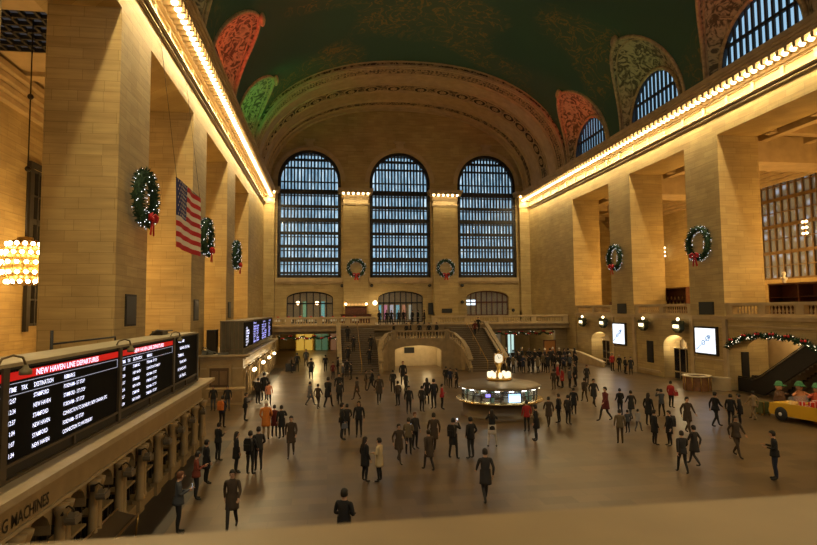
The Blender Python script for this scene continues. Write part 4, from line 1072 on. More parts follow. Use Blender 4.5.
# end face door of the far booth
t = thing('booth_door', 'brown panelled door in the near end of the farther ticket booth', 'door', (-17.0, 38.82, 0))
m = MB(); m.box(-.62, .62, -.06, .04, .1, 2.2); m.build('leaf', mat('door_brown', (.09,.05,.025), .45), t)
m = MB(); m.box(-.78, -.62, -.1, .05, 0, 2.35); m.box(.62, .78, -.1, .05, 0, 2.35); m.box(-.78, .78, -.12, .05, 2.2, 2.4); m.build('frame', BST, t)
m = MB(); m.box(-.5, -.05, -.09, -.06, 1.1, 2.0); m.box(.05, .5, -.09, -.06, 1.1, 2.0); m.box(-.5,.5,-.08,-.06,.3,.9); m.build('panel', mat('door_panel', (.16,.10,.05), .4), t)
t = thing('low_counter', 'low stone counter block in front of the booth door', 'counter', (-16.3, 37.6, 0)); m = MB(); m.box(-1.2, 1.1, -.3, .5, 0, .95); m.box(-1.25, 1.15, -.35, .55, .95, 1.03); m.build('body', BST, t)
m = MB(); m.box(-1.1, 1.0, -.31, -.29, .15, .85); m.build('panel', mat('door_panel2', (.2,.13,.06), .5), t)
# floor strip of darker stone in front of the booths
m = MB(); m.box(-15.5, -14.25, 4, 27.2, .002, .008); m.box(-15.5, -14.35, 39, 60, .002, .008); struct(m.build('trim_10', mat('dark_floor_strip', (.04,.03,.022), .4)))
# dark bracket lanterns, unlit, on the near booth
LANT = mat('lantern_grey', (.16,.125,.08), .45)
def bracket_lantern(label, y, lit=False, grp=None, zz=1.68):
    t = thing('bracket_lantern', label, 'lamp', (-15.2 if not lit else -15.1, y, zz), group=grp); t.scale = (1,1,1) if lit else (.62,.62,.62)
    m = MB(); m.tube([(-.22,0,.35),(-.05,0,.45),(.12,0,.32),(.12,0,.2)], .03, 6); m.box(-.34,-.2,-.05,.05,.15,.4); m.build('arm', BRONZE, t)
    if lit:
        for s in (-1, 1): m = MB(); m.ball((.1, s*.17, .05), .13, 8, 6); m.build('globe', GLOBE, t)
        point('booth_lamp_light', (-14.7, y, zz+.1), 55, (1, .76, .42), .15)
    else:
        m = MB(); m.prism([(-.2,-.12),(.2,-.12),(.27,0),(.27,.12),(-.27,.12),(-.27,0)], lambda s, z, d: (.1+d, s, z), -.17, .17); m.prism([(-.22,.12),(.22,.12),(.1,.24),(-.1,.24)], lambda s, z, d: (.1+d, s, z), -.12, .12); m.build('shade', LANT, t)
    return t
ys = [12.86, 14.42, 16.22, 17.79, 19.83, 21.6, 23.4, 25.2]
for k, y in enumerate(ys):
    bracket_lantern('unlit bracket lantern on the near ticket booth, %s' % ['nearest to the bottom edge', 'second from the bottom edge', 'third from the bottom edge', 'fourth from the bottom edge', 'fifth from the bottom edge', 'third from its far end', 'second from its far end', 'nearest its far end'][k], y)
for y, lb in ((40.9, 'nearest'), (46.35, 'middle'), (50.9, 'third'), (55.5, 'farthest')):
    bracket_lantern('twin-globe lit lamp on the farther ticket booth, the %s one' % lb, y, True, zz=1.8)

# ================================================================ departure boards
BW = mat('board_text', (.8,.8,1), .5, emit=(.72,.76,1), es=1.5)
BR = mat('board_red', (.5,0,0), .5, emit=(.62,.012,.008), es=.6)
BF = mat('board_frame', (.018,.014,.010), .6, .1)
BB = mat('board_face', (.006,.006,.007), .8, spec=.1)
BT = mat('board_top', (.36,.31,.2), .6)
t = thing('departure_board', 'long black electronic departure board with a red header on the near ticket booth', 'display board', (-15.6, 11.15, 2.95))
YO = 11.15; L1 = 14.75
m = MB(); m.box(-1.0, 0, -5.2, L1, -.0, 2.05); m.build('housing', BF, t)
m = MB(); m.box(-1.05, .03, -5.2, L1+.03, 2.05, 2.12); m.build('top', BT, t)
for a, b in ((-5.1, -.12), (.0, 5.28), (5.55, 10.75), (11.0, 14.6)):
    m = MB(); m.box(0, .02, a, b, .33, 2.0); m.build('display', BB, t)
m = MB()
for y in (-.06, 5.41, 10.87, L1-.05): m.box(0, .07, y-(.1 if y > 0 else .22), y+(.1 if y > 0 else -.02), 0, 2.06)
m.box(0, .06, -5.2, L1, .27, .33); m.box(0, .06, -5.2, L1, 0, .06)
for y in (2.7, 8.2, 12.8, -2.6): m.box(0, .05, y-.04, y+.04, 0, .3)
m.build('frame', mat('board_trim', (.085,.065,.04), .45, .4), t)
for a, b in ((-5.1,-.12), (0,5.28), (5.55,10.75)):
    m = MB(); m.box(.02, .03, a, b, 1.80, 1.955); m.build('header_band', BR, t)
    m = MB()
    for z in (1.74, 1.53): m.box(.02, .026, a+.02, b-.02, z, z+.009)
    m.box(.02, .026, b-.03, b-.018, 1.53, 1.75); m.build('rule_line', mat('board_rule', (.4,.4,.5), .5, emit=(.5,.53,.7), es=.7), t)
bt = lambda y0, z0: (lambda s, q, d: (.035, y0+s, z0+q))
def board_panel(y0, rows, head):
    text(head, .165, BW, bt(y0+.95, 1.82), t, 'heading', 1.28)
    for tx, y in (('TIME', .0), ('TRK', .42), ('DESTINATION', .88), ('REMARKS', 2.15)): text(tx, .125, BW, bt(y0+y, 1.595), t, 'column_heading', .98)
    for k, (a, b, c) in enumerate(rows):
        z = 1.395-.196*k; o = 0 if len(a) > 4 else .05
        text(a, .12, BW, bt(y0+o, z), t, 'train_row', .95); text(b, .12, BW, bt(y0+.88, z), t, 'train_row', .98); text(c, .12, BW, bt(y0+2.15, z), t, 'train_row', .88)
rows = [('12:07', 'STAMFORD', 'FORDHAM - 1ST STOP'), ('12:34', 'NEW HAVEN', 'STAMFORD - 1ST STOP'), ('12:37', 'STAMFORD', 'FORDHAM - 1ST STOP'), ('1:04', 'NEW HAVEN', 'CONNECTION TO DANBURY, NEW CANAAN, ETC'), ('1:07', 'STAMFORD', 'FORDHAM - 1ST STOP'), ('1:34', 'NEW HAVEN', 'CONNECTION TO WATERBURY')]
board_panel(-.04, rows, 'NEW HAVEN LINE DEPARTURES')
rows2 = [('1:37', 'STAMFORD', 'FORDHAM - 1ST STOP'), ('2:04', 'NEW HAVEN', 'CONNECTION TO DANBURY'), ('2:07', 'STAMFORD', 'FORDHAM - 1ST STOP'), ('2:34', 'NEW HAVEN', 'STAMFORD - 1ST STOP'), ('2:37', 'STAMFORD', 'FORDHAM - 1ST STOP'), ('3:04', 'NEW HAVEN', 'STAMFORD - 1ST STOP')]
board_panel(5.6, rows2, 'NEW HAVEN LINE DEPARTURES')
for k, s in enumerate(('WELCOME', 'GRAND CENTRAL', 'TERMINAL', 'TRAIN INFO', 'AT WINDOWS', 'ON TRACK')): text(s, .15, BW, bt(11.5+(k % 2)*.25, 1.82-.27*k), t, 'notice_row', 1.25)
# goosenecks over the board
def gooseneck(label, y):
    g = thing('gooseneck_lamp', label, 'lamp', (-15.6, y, 5.0)); g.scale = (.62,.8,.62); m = MB()
    m.tube([(-.1,-.55,.05),(-.02,-.5,.28),(.15,-.3,.36),(.28,-.1,.28),(.3,0,.05)], .035, 6); m.build('arm', mat('gooseneck_bronze', (.12,.09,.045), .45, .4), g)
    m = MB(); m.lathe([(.03,.06),(.07,.02),(.07,-.03),(.16,-.10),(.16,-.24),(.14,-.24)], (.3,0,0), n=10); m.build('shade', mat('gooseneck_shade', (.20,.17,.09), .5), g)
gooseneck('gooseneck lamp over the left panel of the departure board', 11.35); gooseneck('gooseneck lamp between the first and second panels of the departure board', 16.95)
gooseneck('gooseneck lamp between the second and third panels of the departure board', 22.3)
t = thing('railing', 'thin black post railing on the ledge behind the departure board', 'railing', (-17.3, 14.5, 2.95)); m = MB()
m.tube([(0,2.0,0),(0,2.0,2.55)], .045, 6); m.tube([(0,2.0,2.18),(.35,5.6,2.2)], .03, 6); m.tube([(.35,5.6,0),(.35,5.6,2.2)], .03, 6); m.build('post', BLACK, t)
t = thing('projector_box', 'grey-green equipment clutter on top of the departure board', 'equipment', (-16.4, 23.2, 5.07)); m = MB(); m.box(-.2,.2,-.35,.35,0,.16); m.tube([(0,-1.2,.05),(0,-.4,.2),(0,.9,.12),(0,1.8,.1)], .03, 5); m.build('box', BRONZE, t)

t = thing('departure_board', 'farther departure board with rows of blue-white text on the second ticket booth', 'display board', (-15.5, 38.9, 3.08)); LB = 19.6
m = MB(); m.box(-1.5, 0, 0, LB, 0, 2.15); m.build('housing', mat('board2_side', (.085,.07,.04), .5), t)
m = MB(); m.box(-1.52, .04, -.03, LB+.03, 2.15, 2.22); 
for k in range(6): m.box(-1.5+.05+k*.28, -1.5+.1+k*.28, -.04, 0, 0, 2.2)
m.box(-1.5, .03, -.04, LB, .3, .36); m.build('frame', mat('board_trim2', (.13,.10,.06), .45, .4), t)
m = MB(); m.box(0, .03, .1, LB-.1, .4, 2.1); m.build('display', BB, t)
BW2 = mat('board_text_blue', (.5,.5,1), .5, emit=(.42,.44,1), es=1.3)
b2 = lambda y0, z0: (lambda s, q, d: (.045, y0+s, z0+q))
cnt = 0
for c, y in enumerate((1.0, 4.9, 6.7, 10.4, 12.2, 15.6)):
    for k in range(7): text(('12:07','STAMFORD','FORDHAM','HARLEM','WASSAIC','HUDSON')[(c+k) % 6], .2, BW if c == 0 else BW2, b2(y, 1.62-.19*k), t, 'train_row', 1.6)
for y in (4.9, 11.2, 16): text('HUDSON LINE', .2, BW2, b2(y, 1.88), t, 'heading', 1.3)
t = thing('loudspeaker_cabinet', 'black cabinet standing behind the farther departure board', 'cabinet', (-17.65, 39.7, 3.08)); m = MB(); m.box(-.32,.3,-.3,.5,0,1.62); m.build('body', BLACK, t)
m = MB(); m.box(-.28,.26,-.32,-.3,.1,1.5); m.build('grille', BRONZE, t)
t = thing('equipment_heap', 'low heap of cables and grey boxes on the second booth roof', 'equipment', (-17.2, 38.75, 3.08)); m = MB(); m.box(-.9,-.5,-.1,.3,0,.3); m.box(.1,.8,-.15,.05,0,.14); m.box(-.6,-.2,-.1,.1,0,.2); m.tube([(-.95,0,.3),(-.8,-.05,.5),(-.4,-.05,.25),(.2,-.05,.1)], .04, 5); m.build('boxes', mat('grey_box', (.12,.12,.10), .5), t)

# ================================================================ round information booth with the clock
t = thing('information_booth', 'round glazed information booth with a brass roof in the middle of the floor', 'booth', (-.18, 31.3, 0))
m = MB(); m.lathe([(2.2,0),(2.2,.12),(2.1,.16),(2.1,.78),(2.2,.84)], n=48); m.build('base', mat('booth_marble', (.10,.07,.04), .35), t)
m = MB(); m.lathe([(2.05,.84),(2.45,.84),(2.48,.88),(2.45,.93),(1.9,.93)], n=48); m.build('counter', mat('counter_brass', (.55,.42,.2), .25, .8), t)
m = MB(); m.lathe([(1.0,.1),(1.0,.75),(.4,.8)], n=20); m.build('inner_desk', WOOD, t)
m = MB(); m.lathe([(2.08,.93),(2.08,1.52)], n=48); m.build('glass_band', GLASS, t)
m = MB()
for k in range(24):
    a = 2*PI*k/24; m.box(0,0,0,0,0,0) if False else m.tube([(2.1*math.cos(a),2.1*math.sin(a),.93),(2.1*math.cos(a),2.1*math.sin(a),1.54)], .035, 5)
m.lathe([(2.06,1.2),(2.12,1.2),(2.12,1.23),(2.06,1.23)], n=48); m.build('window_frame', BRONZE, t)
m = MB(); m.lathe([(2.0,1.6),(2.32,1.58),(2.32,1.68),(2.2,1.72),(1.4,1.86),(.95,1.9),(0,1.92)], n=48); m.build('roof', mat('roof_brass', (.16,.12,.07), .4, .4), t)
m = MB(); m.lathe([(2.0,1.595),(0,1.595)], n=32); m.build('ceiling_panel', mat('booth_ceiling', (.7,.75,.65), .5), t)
for k in range(18):
    a = 2*PI*(k+.5)/18; m = MB(); m.lathe([(0,-.045),(.12,-.03),(.15,.02),(.0,.03)], (2.16*math.cos(a)*1, 2.16*math.sin(a)*1, 1.56), n=10); m.build('downlight', mat('booth_downlight', (1,1,.95), emit=(1,1,.88), es=5), t)
for k in range(4): a = PI/4+k*PI/2; point('booth_inner_light', (-.18+1.4*math.cos(a), 31.3+1.4*math.sin(a), 1.5), 7, (.85,1,.8), .15)
rr = random.Random(4)
for k in range(14):
    a = 2*PI*(k+.3)/14; c, s_ = math.cos(a)*1.8, math.sin(a)*1.8; m = MB(); m.box(c-.12, c+.12, s_-.12, s_+.12, .93, 1.1+rr.random()*.25); m.build('leaflet_rack', mat('rack_%s' % 'abc'[k % 3], ((.1,.25,.2),(.3,.3,.25),(.08,.08,.1))[k % 3], .5), t)
m = MB(); m.box(-.15, .5, -2.16, -2.13, .97, 1.4); m.build('monitor', mat('monitor_blue', (.2,.4,.8), emit=(.35,.6,1), es=1.8), t)
m = MB(); m.box(-.12, .47, -2.18, -2.16, 1.0, 1.26); m.build('monitor_page', mat('monitor_white', (.9,.9,.8), emit=(.9,.95,.8), es=1.7), t)
m = MB(); m.box(-1.35, -1.1, -1.95, -1.92, 1.25, 1.4); m.build('monitor_small', mat('monitor_violet', (.2,.2,.6), emit=(.25,.2,.9), es=1.6), t)
m = MB(); m.lathe([(.68,1.9),(.72,1.94),(.72,2.02),(.5,2.06),(.3,2.1)], n=24); m.build('lamp_ring', BRASS, t)
for k in range(10):
    a = 2*PI*k/10+.15; m = MB(); m.lathe([(0,0),(.09,.0),(.11,.08),(.11,.24),(.08,.3),(0,.32)], (.58*math.cos(a), .58*math.sin(a), 2.06), n=8); m.build('globe', mat('booth_globe', (.1,.09,.07), emit=(1,.84,.52), es=1.5), t)
m = MB(); m.lathe([(.26,2.04),(.22,2.2),(.14,2.35),(.12,2.6),(.2,2.75),(.24,2.85),(.12,2.92)], n=16); m.build('pedestal', BRASS, t)
for k in range(4):
    a = R(-107)+k*PI/2; n_ = Vector((math.cos(a), math.sin(a), 0)); s_ = Vector((-n_.y, n_.x, 0)); m = MB(); c = n_*.2+Vector((0,0,3.14)); P = [c+s_*.265*math.cos(q*PI/12)+Vector((0,0,.265*math.sin(q*PI/12))) for q in range(24)]
    Q = [p+n_*.05 for p in P]; m.add(P+Q, [tuple(range(24,48))]+[(i,(i+1)%24,24+(i+1)%24,24+i) for i in range(24)]); f = m.build('clock_face', mat('opal_clock', (.1,.09,.07), emit=(1,.86,.58), es=.8), t)
    m = MB(); c2 = c+n_*.058
    for ang, l in ((1.9, .2), (.4, .14)): d = s_*math.cos(ang)+Vector((0,0,math.sin(ang))); pd = d.cross(n_)*.012; m.add([c2-pd, c2+pd, c2+d*l+pd*.5, c2+d*l-pd*.5], [(0,1,2,3)])
    m.build('clock_hands', BLACK, f)
    m = MB(); m.tube([c+n_*.05+s_*.285*math.cos(q*PI/12)+Vector((0,0,.285*math.sin(q*PI/12))) for q in range(25)], .03, 5); m.build('clock_rim', BRASS, f)
m = MB(); m.ball((0,0,3.14), .2, 10, 8); m.lathe([(.12,3.38),(.06,3.46),(.09,3.52),(.03,3.62),(0,3.66)], n=10); m.build('finial', BRASS, t)
point('clock_light', (-.18, 30.6, 2.6), 8, (1,.84,.55), .2)

# ================================================================ toy taxi display
YEL = mat('taxi_yellow', (.62,.36,.02), .35, noise=.03); TIRE = mat('tyre', (.02,.02,.02), .7); GRC = mat('cap_green', (.06,.22,.09), .7); ORG = mat('orange_cloth', (.55,.16,.03), .8); SKN = mat('skin_tan', (.45,.25,.15), .6)
t = thing('toy_taxi', 'oversized open yellow toy taxi at the right edge of the floor', 'toy car', (14.55, 25.6, 0), R(-78)); t.scale = (.88,.88,.95)
m = MB()
for s in (-.85, .85): m.prism([(-2.0,.3),(-2.1,.55),(-1.95,.9),(-.9,.98),(-.75,.98),(1.0,.98),(1.1,1.3),(1.85,1.35),(2.05,1.0),(2.05,.3)], lambda a, z, d: (a, d, z), s-.05, s+.05)
m.box(-2.0, 2.0, -.85, .85, .3, .5); m.box(-2.05, -.8, -.85, .85, .5, .92); m.box(1.1, 2.0, -.85, .85, .5, 1.3); m.box(1.0,1.1,-.85,.85,.5,1.7); m.build('body', YEL, t)
for x in (-1.3, 1.3):
    for s in (-.9, .9):
        m = MB(); m.lathe([(0,-.1),(.34,-.1),(.38,-.05),(.38,.05),(.34,.1),(0,.1)], n=16); o = m.build('wheel', TIRE, t); o.location = (x, s, .38); o.rotation_euler = (PI/2,0,0)
        m = MB(); m.lathe([(0,-.11),(.1,-.11),(.1,.11),(0,.11)], n=12); h = m.build('hubcap', WHITE, o)
m = MB(); m.box(-2.18,-2.05,-.8,.8,.35,.55); m.box(2.05,2.18,-.8,.8,.35,.55); m.build('bumper', mat('bumper_grey', (.3,.27,.2), .3, .5), t)
m = MB(); m.lathe([(0,0),(.14,0),(.16,.06),(0,.1)], n=10)
for s in (-.55,.55): m = MB(); m.ball((-2.12, s, .72), .13, 8, 6); m.build('headlight', WHITE, t)
m = MB(); m.box(-.9,-.82,-.8,.8,.92,1.35); m.build('windscreen', GLASS, t)
m = MB(); m.box(-.3,.35,-.25,.25,1.35,1.6) if False else m.box(1.3,1.75,-.3,.3,1.35,1.55); m.build('roof_sign', mat('taxi_sign', (.8,.6,.2), .4), t)
rr = random.Random(9)
for k in range(9):
    x, y = -.55+rr.random()*1.3, -.6+rr.random()*1.2; g = thing('wrapped_parcel', 'small glossy red parcel in the heap inside the toy taxi', 'parcel', (14.55+x*math.cos(R(-78))-y*math.sin(R(-78)), 25.6+x*math.sin(R(-78))+y*math.cos(R(-78)), .5), R(rr.uniform(0,90)), group='red parcels in the toy taxi')
    m = MB(); hh = .38+rr.random()*.25; m.box(-.15,.15,-.12,.12,0,hh); m.build('box', mat('parcel_red', (.55,.03,.02), .3), g); m = MB(); m.box(-.155,.155,-.02,.02,0,hh+.005); m.box(-.02,.02,-.125,.125,0,hh+.006); m.build('ribbon', WHITE, g)
def doll(label, x, y, z, col, rz):
    t = thing('costumed_figure', label, 'figure', (x, y, z), rz)
    m = MB(); m.lathe([(0,0),(.26,.02),(.3,.25),(.25,.55),(.16,.72),(.07,.78),(.0,.8)], n=12); m.tube([(0,.18,.62),(.1,.42,.5),(.3,.5,.52)], [.09,.08,.06], 7); m.tube([(0,-.18,.62),(.1,-.42,.5),(.3,-.5,.52)], [.09,.08,.06], 7)
    m.box(-.1,.08,-.2,-.04,-.6,.1); m.box(-.1,.08,.04,.2,-.6,.1); m.build('body', mat('figure_'+label[:8].replace(' ','_'), col, .8), t)
    m = MB(); m.ball((0,0,.94), .19, 10, 8, sc=(1,.95,1.1)); m.ball((.19,0,.92), .04, 6, 4); m.build('head', SKN, t)
    m = MB(); m.lathe([(.24,1.0),(.25,1.04),(.2,1.06),(.19,1.14),(.12,1.24),(0,1.27)], n=12); m.prism([(0.1,1.02),(.38,1.0),(.38,1.03),(.1,1.05)], lambda a, z_, d: (a, d, z_), -.13, .13); m.build('cap', GRC, t)
    m = MB()
    for s in (-.07,.07): m.ball((.175, s, .97), .025, 5, 4)
    m.build('eyes', BLACK, t)
doll('dark brown costumed figure with a green cap left of the toy taxi', 14.75, 28.0, .6, (.12,.06,.03), R(-60))
doll('orange costumed figure with a green cap behind the toy taxi, middle one', 15.6, 27.55, .62, (.5,.2,.08), R(-100))
doll('red and orange costumed figure with a green cap at the right of the toy taxi', 15.9, 26.75, .62, (.55,.1,.04), R(-120))
t = thing('green_trunk', 'dark green trunk standing at the front of the toy taxi', 'trunk', (14.0, 28.3, 0)); m = MB(); m.box(-.3,.25,-.25,.25,.1,.62); m.box(-.32,.27,-.27,.27,.62,.72); m.build('body', mat('trunk_green', (.08,.09,.03), .5), t)
m = MB()
for x in (-.2,.15): m.box(x-.03,x+.03,-.28,.28,.1,.73)
m.box(-.28,-.2,-.22,-.14,0,.1); m.box(.15,.23,-.22,-.14,0,.1); m.box(-.28,-.2,.14,.22,0,.1); m.box(.15,.23,.14,.22,0,.1); m.build('straps', BRASS, t)
t = thing('black_suitcase', 'black wheeled suitcase beside travellers at the far left passage', 'suitcase', (-13.5, 56.0, 0)); m = MB(); m.box(-.45,.45,-.2,.2,.06,.8); m.build('shell', BLACK, t); m = MB(); m.tube([(-.2,.1,.8),(-.2,.1,1.05),(.2,.1,1.05),(.2,.1,.8)], .015, 5)
for x in (-.35,.35): m.ball((x,0,.05),.05,6,4)
m.build('handle', STEEL, t)
